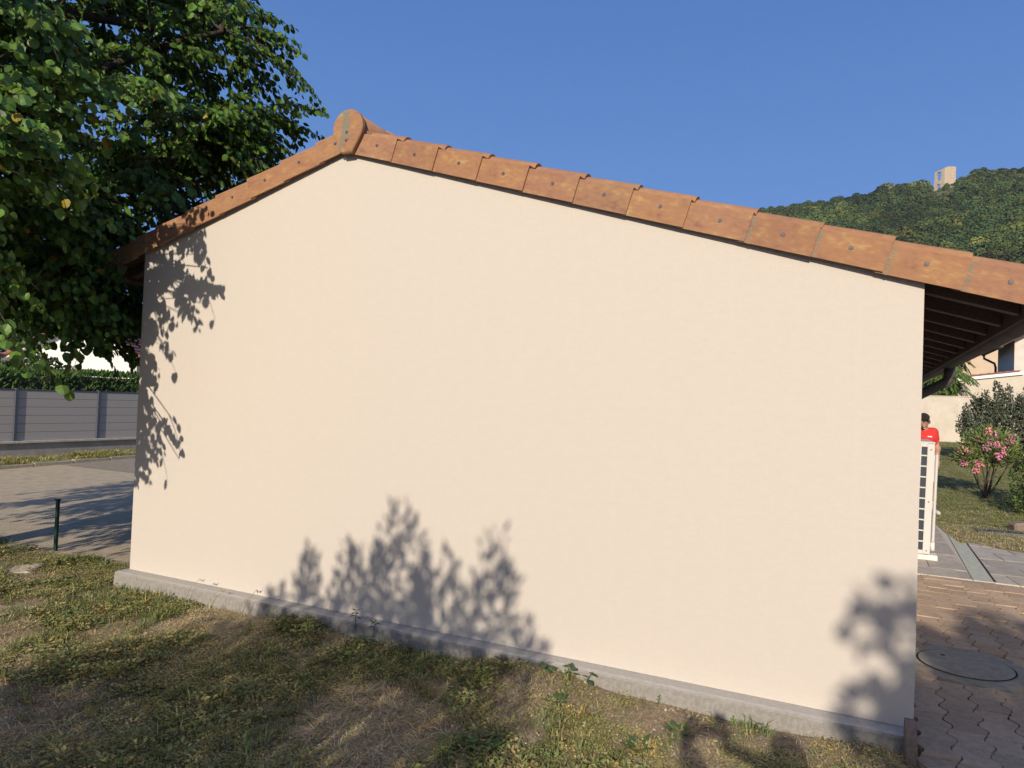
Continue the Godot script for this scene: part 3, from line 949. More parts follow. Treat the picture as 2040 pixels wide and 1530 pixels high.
func build_shading_plants() -> void:
	# the tall shrub and the tree that stand behind the photographer and shade lawn, wall and paving
	var oval := leaf_oval(0.26)
	var b := thing("tall_shrub", "tall upright shrub shading the middle of the rough lawn", "shrub")
	var blobs := [[Vector3(-2.3, 1.5, 6.5), Vector3(1.85, 1.42, 0.9), 9.0]]
	for e in [[-1.97, 3.6, 0.22], [-2.4, 3.3, 0.17], [-2.8, 3.22, 0.12], [-1.23, 3.5, 0.16], [-1.62, 3.3, 0.2], [-0.98, 3.02, 0.16], [-2.15, 3.35, 0.12], [-3.1, 2.9, 0.12], [-1.4, 3.1, 0.16], [-1.8, 3.3, 0.1]]:
		blobs.append([Vector3(e[0], e[1] - 0.5, 6.5), Vector3(e[2], 0.55, 0.22), 0.42])
	foliage(b, "foliage", blobs, 8200, oval, M.leaf, 0.06, 0.11, C(0.05, 0.10, 0.025), 0.3, 0.25, 0.8)
	foliage(b, "foliage", [[Vector3(-2.3, 1.15, 6.5), Vector3(1.95, 1.35, 0.8), 1.0], [Vector3(-3.6, 0.9, 6.6), Vector3(0.9, 1.1, 0.7), 0.4]], 9000, oval, M.leaf, 0.08, 0.13, C(0.05, 0.10, 0.025), 0.3, 0.1, 0.8)
	stems(b, "stem", Vector3(-2.1, -0.25, 6.5), [Vector3(-2.0, 3.0, 6.5), Vector3(-2.9, 2.4, 6.4), Vector3(-1.2, 2.8, 6.6), Vector3(-3.5, 1.6, 6.6), Vector3(-0.7, 1.8, 6.4)], 0.035)
	var t := thing("garden_tree", "small garden tree throwing dappled shade on the pavers", "tree")
	var clumps := [[Vector3(3.5, 3.3, 9.9), Vector3(1.2, 1.0, 0.9), 3.0], [Vector3(3.6, 4.3, 9.8), Vector3(0.6, 0.6, 0.7), 1.2]]
	for e in [[2.35, 4.94, 0.2], [2.38, 4.85, 0.2], [2.78, 5.16, 0.16], [2.81, 4.96, 0.24], [3.12, 5.22, 0.28], [2.81, 4.78, 0.3], [2.06, 4.45, 0.26], [2.09, 4.36, 0.26], [1.92, 4.21, 0.26], [2.04, 4.21, 0.24], [1.81, 4.03, 0.26], [1.86, 4.0, 0.25], [2.28, 4.29, 0.2], [2.29, 4.19, 0.3], [2.48, 4.45, 0.2], [2.79, 5.08, 0.16], [2.54, 4.47, 0.25], [1.79, 4.42, 0.13], [1.76, 4.6, 0.11], [1.57, 4.6, 0.08], [1.52, 4.33, 0.06], [1.72, 4.8, 0.07], [1.7, 4.22, 0.09], [1.5, 4.15, 0.07], [1.8, 4.25, 0.12], [1.58, 4.75, 0.07]]:
		clumps.append([Vector3(e[0], e[1], 9.6), Vector3(e[2] * 1.15, e[2], e[2]), e[2] * e[2] * 19.0 + 0.04])
	foliage(t, "crown", clumps, 1750, leaf_round(), M.treeleaf, 0.08, 0.125, C(0.05, 0.10, 0.025), 0.3, 0.1, -0.4)
	var s := smooth()
	tube(s, [Vector3(3.3, -0.3, 9.7), Vector3(3.25, 1.4, 9.65), Vector3(3.1, 3.2, 9.6), Vector3(3.0, 4.6, 9.5)], [0.11, 0.09, 0.06, 0.02], 9)
	part(s, "trunk", M.bark, t)
	stems(t, "limb", Vector3(3.2, 2.0, 9.6), [Vector3(2.0, 3.9, 9.5), Vector3(4.3, 3.6, 9.7), Vector3(3.3, 3.8, 8.8), Vector3(2.5, 4.5, 9.9)], 0.04)

# ------------------------------------------------------------------ ground cover
func tuft(kind: String, seed_: int) -> ArrayMesh:
	var r := RandomNumberGenerator.new()
	r.seed = seed_
	var s := flat()
	if kind == "grass" or kind == "straw":
		for i in (11 if kind == "grass" else 9):
			var a := r.randf() * TAU
			var out := Vector3(cos(a), 0, sin(a))
			var L := r.randf_range(0.03, 0.095) if kind == "grass" else r.randf_range(0.03, 0.11)
			var rise := r.randf_range(0.35, 1.0) if kind == "grass" else r.randf_range(0.02, 0.4)
			var w := r.randf_range(0.0018, 0.0036) if kind == "grass" else r.randf_range(0.0009, 0.0018)
			var side := Vector3(-out.z, 0, out.x) * w
			var p0 := out * r.randf_range(0.0, 0.035)
			var p1 := p0 + out * L * 0.35 * (1.3 - rise) + Vector3(0, L * rise * 0.6, 0)
			var p2 := p1 + out * L * 0.5 + Vector3(0, L * rise * r.randf_range(-0.15, 0.35), 0)
			quad(s, p0 - side, p0 + side, p1 + side * 0.8, p1 - side * 0.8, -out + Vector3(0, 1, 0))
			tri(s, p1 - side * 0.8, p1 + side * 0.8, p2, -out + Vector3(0, 1, 0))
	else:
		var n := 16 if kind == "weed" else 24
		for i in n:
			var a := r.randf() * TAU
			var d := Vector3(cos(a), 0, sin(a))
			var reach := r.randf_range(0.01, 0.06 if kind == "weed" else 0.085)
			var y := r.randf_range(0.004, 0.05 if kind == "weed" else 0.022)
			var L := r.randf_range(0.014, 0.034) if kind == "weed" else r.randf_range(0.008, 0.016)
			var p := d * reach + Vector3(0, y, 0)
			var up := Vector3(0, r.randf_range(-0.3, 0.7), 0)
			var q := p + (d + up).normalized() * L
			var sd := Vector3(-d.z, r.randf_range(-0.4, 0.4), d.x) * L * (0.3 if kind == "weed" else 0.45)
			var m := p.lerp(q, 0.5) + Vector3(0, L * 0.12, 0)
			tri(s, p, m + sd, q, Vector3.UP)
			tri(s, p, m - sd, q, Vector3.UP)
	return done(s)

func on_lawn(x: float, z: float) -> bool:
	return not (z < 0.135 and x > WL - 0.05) and not (x > 0.0 and z < 3.0) and not (z < -0.42 + 0.12 * soil.get_noise_1d(x * 120.0))

func build_ground_cover() -> void:
	var kinds := {"grass": [3000, C(0.15, 0.18, 0.058)], "straw": [14500, C(0.52, 0.42, 0.235)], "weed": [3600, C(0.165, 0.18, 0.058)], "mat_weed": [11500, C(0.245, 0.235, 0.08)]}
	for k in kinds:
		var root := thing(k if k != "mat_weed" else "ground_weed", {"grass": "tufts of green grass scattered over the rough lawn", "straw": "dry straw stalks lying over the rough lawn", "weed": "small leafy weeds growing through the rough lawn", "mat_weed": "low creeping weeds matted over the rough lawn"}[k], "grass" if k != "weed" and k != "mat_weed" else "weeds")
		root.set_meta("kind", "stuff")
		for v in 3:
			var xs := []
			var cs := PackedColorArray()
			var want: int = kinds[k][0] / 3
			var tries := 0
			while xs.size() < want and tries < want * 14:
				tries += 1
				var u := rng.randf()
				var x := lerpf(-9.6, 0.25, rng.randf())
				var z := lerpf(-0.6, 3.0, u * u * 0.6 + u * 0.4)
				if not on_lawn(x, z):
					continue
				var f := patchy.get_noise_2d(x * 60.0, z * 60.0) + 0.5 * patchy.get_noise_2d(x * 210.0 + 50.0, z * 210.0)
				var keep := 0.0
				match k:
					"grass": keep = smoothf(0.0, 0.35, f)
					"straw": keep = smoothf(0.25, -0.25, f) * 0.8 + 0.12
					"weed": keep = smoothf(0.0, 0.3, patchy.get_noise_2d(x * 90.0 + 400.0, z * 90.0))
					_: keep = smoothf(-0.2, 0.2, patchy.get_noise_2d(x * 70.0 + 900.0, z * 70.0)) * 0.9 + 0.05
				# the left of the lawn is weedier, the strip along the footing barer
				if z < 0.45 and x > -2.2:
					keep *= 0.45
				if rng.randf() > keep:
					continue
				var b := Basis(Vector3.UP, rng.randf() * TAU) * Basis(Vector3.RIGHT, rng.randf_range(-0.15, 0.15))
				var sz := rng.randf_range(0.6, 1.35)
				xs.append(Transform3D(b.scaled(Vector3(sz, sz * rng.randf_range(0.7, 1.2), sz)), Vector3(x, lawn_y(x, z) - 0.003, z)))
				var tone: Color = kinds[k][1]
				if k != "straw" and rng.randf() < 0.3:
					tone = tone.lerp(C(0.36, 0.28, 0.13), 0.7)
				cs.append(green(tone, 0.35))
			var o := copies(root, k if k != "mat_weed" else "ground_weed", tuft(k, 20 + v), M.blade, xs, cs)
	# pebbles
	var ps := SphereMesh.new()
	ps.radius = 0.5
	ps.height = 0.8
	ps.radial_segments = 6
	ps.rings = 3
	var px := []
	var pc := PackedColorArray()
	while px.size() < 7000:
		var x := lerpf(-9.0, 0.0, rng.randf())
		var z := lerpf(-0.4, 2.6, rng.randf())
		if not on_lawn(x, z) or rng.randf() > smoothf(0.35, -0.25, patchy.get_noise_2d(x * 60.0, z * 60.0)) + 0.08:
			continue
		var r := 0.004 + 0.016 * pow(rng.randf(), 3.0)
		px.append(Transform3D(Basis.from_euler(rv(3.0)).scaled(Vector3(r * rng.randf_range(0.7, 1.5), r * rng.randf_range(0.5, 1.0), r)), Vector3(x, lawn_y(x, z) + r * 0.15, z)))
		var k := rng.randf_range(0.2, 0.5)
		pc.append(C(k, k * 0.88, k * 0.74))
	var gr := thing("gravel", "loose pebbles strewn over the bare soil of the lawn", "gravel")
	gr.set_meta("kind", "stuff")
	copies(gr, "pebbles", ps, M.pebble, px, pc)
	# fallen leaves
	var fx := []
	var fc := PackedColorArray()
	for i in 420:
		var x := lerpf(-7.5, 0.0, rng.randf())
		var z := lerpf(0.15, 2.6, rng.randf())
		if not on_lawn(x, z):
			continue
		fx.append(leaf_xf(Vector3(x, lawn_y(x, z) + 0.012, z), Vector3(rng.randf_range(-1, 1), rng.randf_range(-0.1, 0.3), rng.randf_range(-1, 1)), Vector3.UP + rv(0.4), rng.randf_range(0.02, 0.045)))
		fc.append(green(C(0.20, 0.125, 0.055), 0.4))
	var fl := thing("leaf_litter", "withered brown leaves lying on the rough lawn", "leaves")
	fl.set_meta("kind", "stuff")
	copies(fl, "dead_leaves", leaf_oval(0.3), M.blade, fx, fc)
	# verge weeds before the fence, garden grass on the right
	var vx := []
	var vc := PackedColorArray()
	for i in 2600:
		var z := rng.randf_range(-9.5, -2.0)
		var x := rng.randf_range(-15.45, -14.9)
		if rng.randf() > smoothf(-0.25, 0.15, patchy.get_noise_1d(z * 40.0)) + 0.15:
			continue
		var sz := rng.randf_range(1.0, 2.2)
		vx.append(Transform3D(Basis(Vector3.UP, rng.randf() * TAU).scaled(Vector3(sz, sz, sz)), Vector3(x, road_y(0, z) + 0.05 + (-14.9 - x) * 0.13, z)))
		vc.append(green(C(0.26, 0.27, 0.07) if rng.randf() < 0.6 else C(0.42, 0.36, 0.16), 0.3))
	var vg := thing("verge_grass", "yellowing grass along the foot of the grey fence", "grass")
	vg.set_meta("kind", "stuff")
	copies(vg, "verge_blades", tuft("grass", 41), M.blade, vx, vc)
	var gx := []
	var gc := PackedColorArray()
	for i in 16000:
		var z := -5.5 - 22.0 * pow(rng.randf(), 1.3)
		var x := rng.randf_range(0.2, 0.62 - z * 0.24)
		if z > -9.0 and x < 0.9 or z > -6.9 and x < 1.7 or z > -6.6 and x < 2.2:
			continue
		var sz := rng.randf_range(0.7, 1.3) * (1.0 - z * 0.02)
		var dryness := smoothf(-11.0, -6.5, z + 1.5 * patchy.get_noise_2d(x * 60.0, z * 60.0) + rng.randf_range(-1.5, 1.5))
		gx.append(Transform3D(Basis(Vector3.UP, rng.randf() * TAU).scaled(Vector3(sz, sz * 0.5, sz)), Vector3(x, garden_y(x, z) - 0.004, z)))
		gc.append(green(C(0.42, 0.34, 0.18) if rng.randf() < dryness else C(0.19, 0.205, 0.065), 0.3))
	var gg := thing("garden_grass", "short grass of the garden lawn, straw dry near the terrace", "grass")
	gg.set_meta("kind", "stuff")
	copies(gg, "garden_blades", tuft("grass", 42), M.blade, gx, gc)

# plants along the footing that can be told apart
func sprig(label: String, at: Vector3, height: float, leafn: int, size: float, w: float, lean: Vector3, c: Color, called := "seedling") -> void:
	var t := thing(called, label, "weed", at)
	var s := smooth()
	var pts := [Vector3(0, -0.03, 0), Vector3(0, height * 0.4, 0) + lean * 0.2, Vector3(0, height * 0.75, 0) + lean * 0.6, Vector3(0, height, 0) + lean]
	tube(s, pts, [0.0028, 0.0022, 0.0018, 0.001], 5, false)
	var m := mat(c, 0.7)
	m.backlight_enabled = true
	m.backlight = C(0.25, 0.28, 0.08)
	part(s, "stalk", m, t)
	var mesh := leaf_oval(w)
	for i in leafn:
		var f := lerpf(0.25, 1.0, (i + 0.5) / leafn)
		var p: Vector3 = pts[1].lerp(pts[3], (f - 0.25) / 0.75)
		var a := i * 2.4 + at.x * 7.0
		var d := Vector3(cos(a), rng.randf_range(-0.4, 0.5), sin(a))
		piece(mesh, "leaf", m, t, leaf_xf(p, d, Vector3.UP + rv(0.5), size * rng.randf_range(0.75, 1.15)))

func build_weeds() -> void:
	var g := C(0.05, 0.095, 0.03)
	sprig("dark narrow-leaved seedling growing from the footing's top edge", Vector3(-3.43, -0.02, 0.14), 0.12, 9, 0.05, 0.14, Vector3(0.01, 0, 0.02), C(0.03, 0.055, 0.025))
	sprig("smaller drooping seedling beside the narrow-leaved one on the footing", Vector3(-3.27, -0.04, 0.145), 0.10, 7, 0.05, 0.13, Vector3(0.02, 0, 0.01), C(0.03, 0.055, 0.025))
	sprig("round-leaved weed against the footing on a heap of bare soil", Vector3(-1.93, -0.07, 0.17), 0.10, 6, 0.06, 0.38, Vector3(-0.02, 0, 0.03), g)
	sprig("second round-leaved weed, taller, right of the soil heap by the footing", Vector3(-1.82, -0.07, 0.16), 0.11, 5, 0.065, 0.36, Vector3(0.02, 0, 0.02), g)
	sprig("third round-leaved weed, with two dark leaves on thin stalks by the footing", Vector3(-1.72, -0.09, 0.15), 0.10, 4, 0.055, 0.4, Vector3(0.05, 0, 0.0), C(0.03, 0.06, 0.025))
	sprig("bright green sprig at the foot of the bare concrete footing", Vector3(-0.86, -0.13, 0.17), 0.06, 8, 0.03, 0.3, Vector3(0.0, 0, 0.0), C(0.14, 0.22, 0.04))
	sprig("thin upright weed with tiny leaves before the bare footing", Vector3(-1.28, -0.13, 0.16), 0.09, 12, 0.016, 0.3, Vector3(0.01, 0, 0.0), C(0.10, 0.14, 0.05))
	for q in [["withered stalk leaning across the footing near its left end", Vector3(-5.1, -0.1, 0.17), 0.2, Vector3(0.16, 0, 0.0)], ["withered stalk with a nodding head against the lit wall foot", Vector3(-4.85, -0.1, 0.17), 0.15, Vector3(0.14, 0, 0)], ["long dry grass stalk with a hanging seed head by the footing", Vector3(-4.45, -0.1, 0.2), 0.22, Vector3(0.16, 0, 0.02)]]:
		var t := thing("dry_stalk", q[0], "weed", q[1])
		var s := smooth()
		var lean: Vector3 = q[3]
		var e: Vector3 = Vector3(0, q[2], 0) + lean
		tube(s, [Vector3.ZERO, e * 0.5 + Vector3(-0.02, 0.01, 0), e, e + Vector3(0.03, -0.01, 0)], [0.002, 0.0016, 0.0012, 0.0012], 5, false)
		part(s, "stalk", M.drystem, t)
		for i in 4:
			piece(leaf_oval(0.2), "seed", M.drystem, t, leaf_xf(e + Vector3(0.01 * i, -0.004 * i, 0), Vector3(0.3, -1 + 0.4 * i, rng.randf_range(-0.4, 0.4)), Vector3(0, 0.2, 1), 0.025))
	# broad-leaved weeds in the shade
	var bl := leaf_oval(0.34)
	for q in [["broad-leaved weed with a curled upright leaf in the shaded lawn", Vector3(-1.25, 0, 0.62), 9, 0.085], ["broad dark weed spreading flat on the shaded soil", Vector3(-1.12, 0, 0.38), 8, 0.08], ["long-leaved weed rosette at the shaded edge of the lawn", Vector3(-1.95, 0, 1.05), 8, 0.10], ["low weed of wide leaves beneath the soil heap", Vector3(-1.8, 0, 0.42), 10, 0.06], ["leafy weed rosette between bare soil patches in the shade", Vector3(-2.35, 0, 0.55), 10, 0.055]]:
		var at: Vector3 = q[1]
		at.y = lawn_y(at.x, at.z)
		var t := thing("broadleaf_weed", q[0], "weed", at)
		for i in q[2]:
			var a: float = TAU * i / float(q[2]) + rng.randf_range(-0.3, 0.3)
			var d := Vector3(cos(a), rng.randf_range(0.15, 0.9), sin(a))
			piece(bl, "leaf", M.broad, t, leaf_xf(Vector3(cos(a), 0.3, sin(a)) * 0.02, d, Vector3.UP, q[3] * rng.randf_range(0.7, 1.25)))
	# stones
	var st := thing("flat_stone", "flat pale stone lying in the weeds by the street", "stone", Vector3(-7.15, -0.155, 0.22), 0.4)
	var s := flat()
	cbox(s, Vector3(0, 0.02, 0), Vector3(0.26, 0.06, 0.2), 0.014, Basis(Vector3(0, 0, 1), 0.12) * Basis(Vector3.RIGHT, 0.18))
	part(s, "slab", M.stone, st)
	# the round-ended kerbstone at the corner of the wall
	var ks := thing("kerbstone", "weathered round-topped kerbstone at the foot of the wall's corner", "kerbstone", Vector3(-0.028, -0.13, 0.128))
	s = flat()
	var poly := PackedVector2Array([Vector2(0.0, -0.2), Vector2(0.0, 0.225)])
	for i in 10:
		var a := PI * 0.5 * (1.0 - i / 9.0)
		poly.append(Vector2(0.03 + 0.085 * cos(a), 0.05 + 0.185 * sin(a)))
	poly.append(Vector2(0.13, -0.2))
	prism(s, poly, -0.024, 0.024, Transform3D(Basis(Vector3.UP, -PI / 2.0 + 0.06), Vector3.ZERO))
	part(s, "stone", M.kerb, ks)
	# green post
	var gp := thing("green_post", "thin dark green metal fence post standing alone by the street", "post", Vector3(-7.72, -0.14, -0.42))
	s = flat()
	for a in [[Vector3(0, 0.26, 0), Vector3(0.036, 0.54, 0.006)], [Vector3(0, 0.26, -0.016), Vector3(0.006, 0.54, 0.03)]]:
		cbox(s, a[0], a[1], 0.001)
	part(s, "shaft", M.greenpost, gp)
	s = flat()
	cbox(s, Vector3(0, 0.535, -0.006), Vector3(0.044, 0.02, 0.044), 0.003)
	part(s, "cap", M.greenpost, gp)

# ------------------------------------------------------------------ left background
func build_fence() -> void:
	var f := thing("grey_fence", "grey slatted fence with charcoal posts on a low rendered wall", "fence", Vector3(-15.6, 0, 0))
	for i in 9:
		var z0 := 0.8 - i * 1.75
		var zc := z0 - 0.875
		var s := flat()
		box(s, Vector3(-0.1, 0.05, zc), Vector3(0.2, 0.6, 1.75))
		part(s, "low_wall", M.wallbase, f)
		s = flat()
		cbox(s, Vector3(-0.09, 0.375, zc), Vector3(0.3, 0.05, 1.746), 0.006)
		part(s, "coping", M.coping, f)
		for k in 6:
			s = flat()
			cbox(s, Vector3(-0.02, 0.40 + 0.172 * (k + 0.5), zc), Vector3(0.022, 0.166, 1.69), 0.002)
			part(s, "slat", M.slat, f)
		s = flat()
		box(s, Vector3(-0.035, 0.92, zc), Vector3(0.004, 1.02, 1.68))
		part(s, "backing", M.post, f)
		s = flat()
		cbox(s, Vector3(-0.02, 1.442, zc), Vector3(0.05, 0.022, 1.7), 0.003)
		part(s, "top_rail", M.post, f)
		s = flat()
		cbox(s, Vector3(-0.02, 0.935, z0), Vector3(0.09, 1.07, 0.058), 0.004)
		part(s, "post", M.post, f)
	var hd := thing("clipped_hedge", "long clipped evergreen hedge behind the grey fence", "hedge")
	var xs := []
	var cs := PackedColorArray()
	for i in 15000:
		var z := rng.randf_range(-13.0, 0.5)
		var top := rng.randf() < 0.45
		var bump := 0.07 * soil.get_noise_2d(z * 60.0, 5.0)
		var p := Vector3(rng.randf_range(-18.0, -16.65), 1.80 + bump, z) if top else Vector3(-16.62 + 0.05 * soil.get_noise_2d(z * 80.0, i * 0.001), rng.randf_range(0.2, 1.8), z)
		p += rv(0.05)
		xs.append(leaf_xf(p, Vector3(0.4, 1.0, 0) + rv(0.6), Vector3(1, 0.6, 0.3) + rv(0.7), rng.randf_range(0.07, 0.14)))
		cs.append(green(C(0.055, 0.105, 0.02), 0.3))
	copies(hd, "foliage", leaf_oval(0.22), M.leaf, xs, cs)
	var s := flat()
	box(s, Vector3(-17.35, 0.9, -6.2), Vector3(1.3, 1.75, 13.4))
	part(s, "twig_mass", M.twiggy, hd)

func gable_house(h: Node3D, x: float, depth: float, z0: float, z1: float, eave: float, top: float, wall: Material, roof: Material) -> void:
	var s := flat()                                 # gable faces +x
	var zc := (z0 + z1) * 0.5
	var toz := Transform3D(Basis(Vector3(0, 0, -1), Vector3.UP, Vector3(1, 0, 0)), Vector3.ZERO)
	prism(s, PackedVector2Array([Vector2(-z0, -0.3), Vector2(-z1, -0.3), Vector2(-z1, eave), Vector2(-zc, top), Vector2(-z0, eave)]), x - depth, x, toz)
	part(s, "wall", wall, h)
	for e in [[z0, 0.5], [z1, -0.5]]:
		s = flat()
		var sl: float = (top - eave) / absf(zc - e[0])
		var ze: float = e[0] + e[1]
		var ye: float = eave - 0.5 * sl
		prism(s, PackedVector2Array([Vector2(-ze, ye), Vector2(-zc, top), Vector2(-zc, top + 0.14), Vector2(-ze, ye + 0.14)]), x - depth - 0.3, x + 0.35, toz)
		var r := part(s, "roof", M.white, h)
		for k in 12:
			s = smooth()
			var f0 := k / 12.0
			var f1 := (k + 1.15) / 12.0
			var a := Vector3(x + 0.33, lerpf(ye, top, f0) + 0.17, lerpf(ze, zc, f0))
			var b := Vector3(x + 0.33, lerpf(ye, top, minf(f1, 1.0)) + 0.15, lerpf(ze, zc, minf(f1, 1.0)))
			tube(s, [a, b], [0.1, 0.085], 10)
			part(s, "verge_tile", roof, r)
		for k in 10:
			s = flat()
			var f0 := k / 10.0
			var f1 := (k + 1) / 10.0
			prism(s, PackedVector2Array([Vector2(-lerpf(ze, zc, f0), lerpf(ye, top, f0) + 0.14), Vector2(-lerpf(ze, zc, f1), lerpf(ye, top, f1) + 0.14), Vector2(-lerpf(ze, zc, f1), lerpf(ye, top, f1) + 0.16), Vector2(-lerpf(ze, zc, f0), lerpf(ye, top, f0) + 0.21)]), x - depth - 0.3, x + 0.3, toz)
			part(s, "tile_course", roof, r)

func build_left_houses() -> void:
	var h := thing("white_house", "white house with a reddish verge-tiled gable beyond the hedge", "house", Vector3(-28, 0, -14.5), -0.93)
	gable_house(h, 0.0, 9.0, 2.8, -1.5, 2.72, 4.05, M.whitewall, M.redtile)
	var s := flat()
	for k in 11:
		box(s, Vector3(0.4, 1.95, 1.4 - k * 0.13), Vector3(0.02, 0.36, 0.02))
	box(s, Vector3(0.4, 2.14, 0.75), Vector3(0.03, 0.03, 1.4))
	box(s, Vector3(0.4, 1.78, 0.75), Vector3(0.03, 0.03, 1.4))
	part(s, "railing", M.slat, h)
	var dish := thing("satellite_dish", "small grey satellite dish on the white house wall", "satellite dish", Vector3(-28.55, 2.1, -14.05), -0.93)
	s = smooth()
	for i in 5:
		for k in 14:
			var a0 := TAU * k / 14.0
			var a1 := TAU * (k + 1) / 14.0
			var r0 := 0.2 * i / 5.0
			var r1 := 0.2 * (i + 1) / 5.0
			var q := func(r: float, a: float) -> Vector3:
				return Vector3(0.2 + r * r * 1.5, cos(a) * r * 1.1, sin(a) * r)
			quad(s, q.call(r0, a0), q.call(r0, a1), q.call(r1, a1), q.call(r1, a0), Vector3(1, 0, 0))
	part(s, "reflector", M.slat, dish)
	s = smooth()
	tube(s, [Vector3(-0.1, -0.1, 0), Vector3(0.2, 0, 0)], [0.02, 0.02], 8)
	tube(s, [Vector3(0.25, -0.18, 0), Vector3(0.45, -0.02, 0)], [0.012, 0.02], 8)
	part(s, "arm", M.post, dish)
	var b := thing("brown_roofed_house", "house with a brown tiled roof behind the street tree", "house")
	s = flat()
	box(s, Vector3(-36, 1.2, -24.5), Vector3(7, 3.0, 11))
	part(s, "wall", M.cream, b)
	for k in 16:
		s = flat()
		var f0 := k / 16.0
		var f1 := (k + 1.2) / 16.0
		var x0 := lerpf(-32.2, -36.5, f0)
		var x1 := lerpf(-32.2, -36.5, f1)
		var y0 := lerpf(2.55, 4.9, f0)
		var y1 := lerpf(2.55, 4.9, f1)
		quad(s, Vector3(x0, y0 + 0.06, -18.5), Vector3(x0, y0 + 0.06, -30.5), Vector3(x1, y1, -30.5), Vector3(x1, y1, -18.5), Vector3(0.5, 1, 0))
		quad(s, Vector3(x0, y0 + 0.06, -18.5), Vector3(x0, y0 + 0.06, -30.5), Vector3(x0, y0, -30.5), Vector3(x0, y0, -18.5), Vector3(1, 0, 0))
		part(s, "tile_course", M.browntile, b)
	s = flat()
	quad(s, Vector3(-36.5, 4.9, -18.5), Vector3(-36.5, 4.9, -30.5), Vector3(-40.5, 2.6, -30.5), Vector3(-40.5, 2.6, -18.5), Vector3.UP)
	part(s, "rear_slope", M.browntile, b)
	# trees behind the houses, and the shrub at the white wall's foot
	var clump := leaf_oval(0.4)
	for q in [["dark tree rising behind the brown tiled roof", Vector3(-44, 0, -29), 4.2, 8.0, C(0.035, 0.065, 0.022)], ["olive green tree standing behind the white house", Vector3(-45, 0, -21), 3.2, 6.5, C(0.07, 0.10, 0.035)], ["tall dark tree at the far end of the brown roof", Vector3(-36, 0, -34), 3.5, 7.5, C(0.03, 0.06, 0.022)], ["rounded tree left of the white house, behind the hedge", Vector3(-33, 0, -9), 3.2, 6.0, C(0.05, 0.085, 0.025)]]:
		var t := thing("background_tree", q[0], "tree", q[1], 0.0, "trees beyond the street")
		s = smooth()
		tube(s, [Vector3(0, -0.4, 0), Vector3(0.1, q[3] * 0.35, 0), Vector3(0, q[3] * 0.8, 0.1)], [0.22, 0.16, 0.05], 8)
		part(s, "trunk", M.bark, t)
		foliage(t, "crown", [[Vector3(0, q[3] * 0.6, 0), Vector3(q[2], q[3] * 0.4, q[2]), 3.0], [Vector3(q[2] * 0.4, q[3] * 0.45, q[2] * 0.3), Vector3(q[2] * 0.7, q[3] * 0.28, q[2] * 0.7), 1.5], [Vector3(-q[2] * 0.3, q[3] * 0.75, -q[2] * 0.3), Vector3(q[2] * 0.6, q[3] * 0.27, q[2] * 0.6), 1.5]], 2600, clump, M.leaf, 0.25, 0.5, q[4], 0.35, 0.5, 0.2)
	var wb := thing("wall_shrub", "dark leafy shrub against the foot of the white house", "shrub", Vector3(-25.6, 0.3, -10.9))
	foliage(wb, "foliage", [[Vector3(0, 1.2, 0), Vector3(0.7, 1.05, 0.9), 1.0]], 1500, clump, M.leaf, 0.1, 0.2, C(0.05, 0.085, 0.025))
	stems(wb, "stem", Vector3(0, -0.2, 0), [Vector3(0.2, 1.3, 0.2), Vector3(-0.2, 1.4, -0.3)], 0.03)

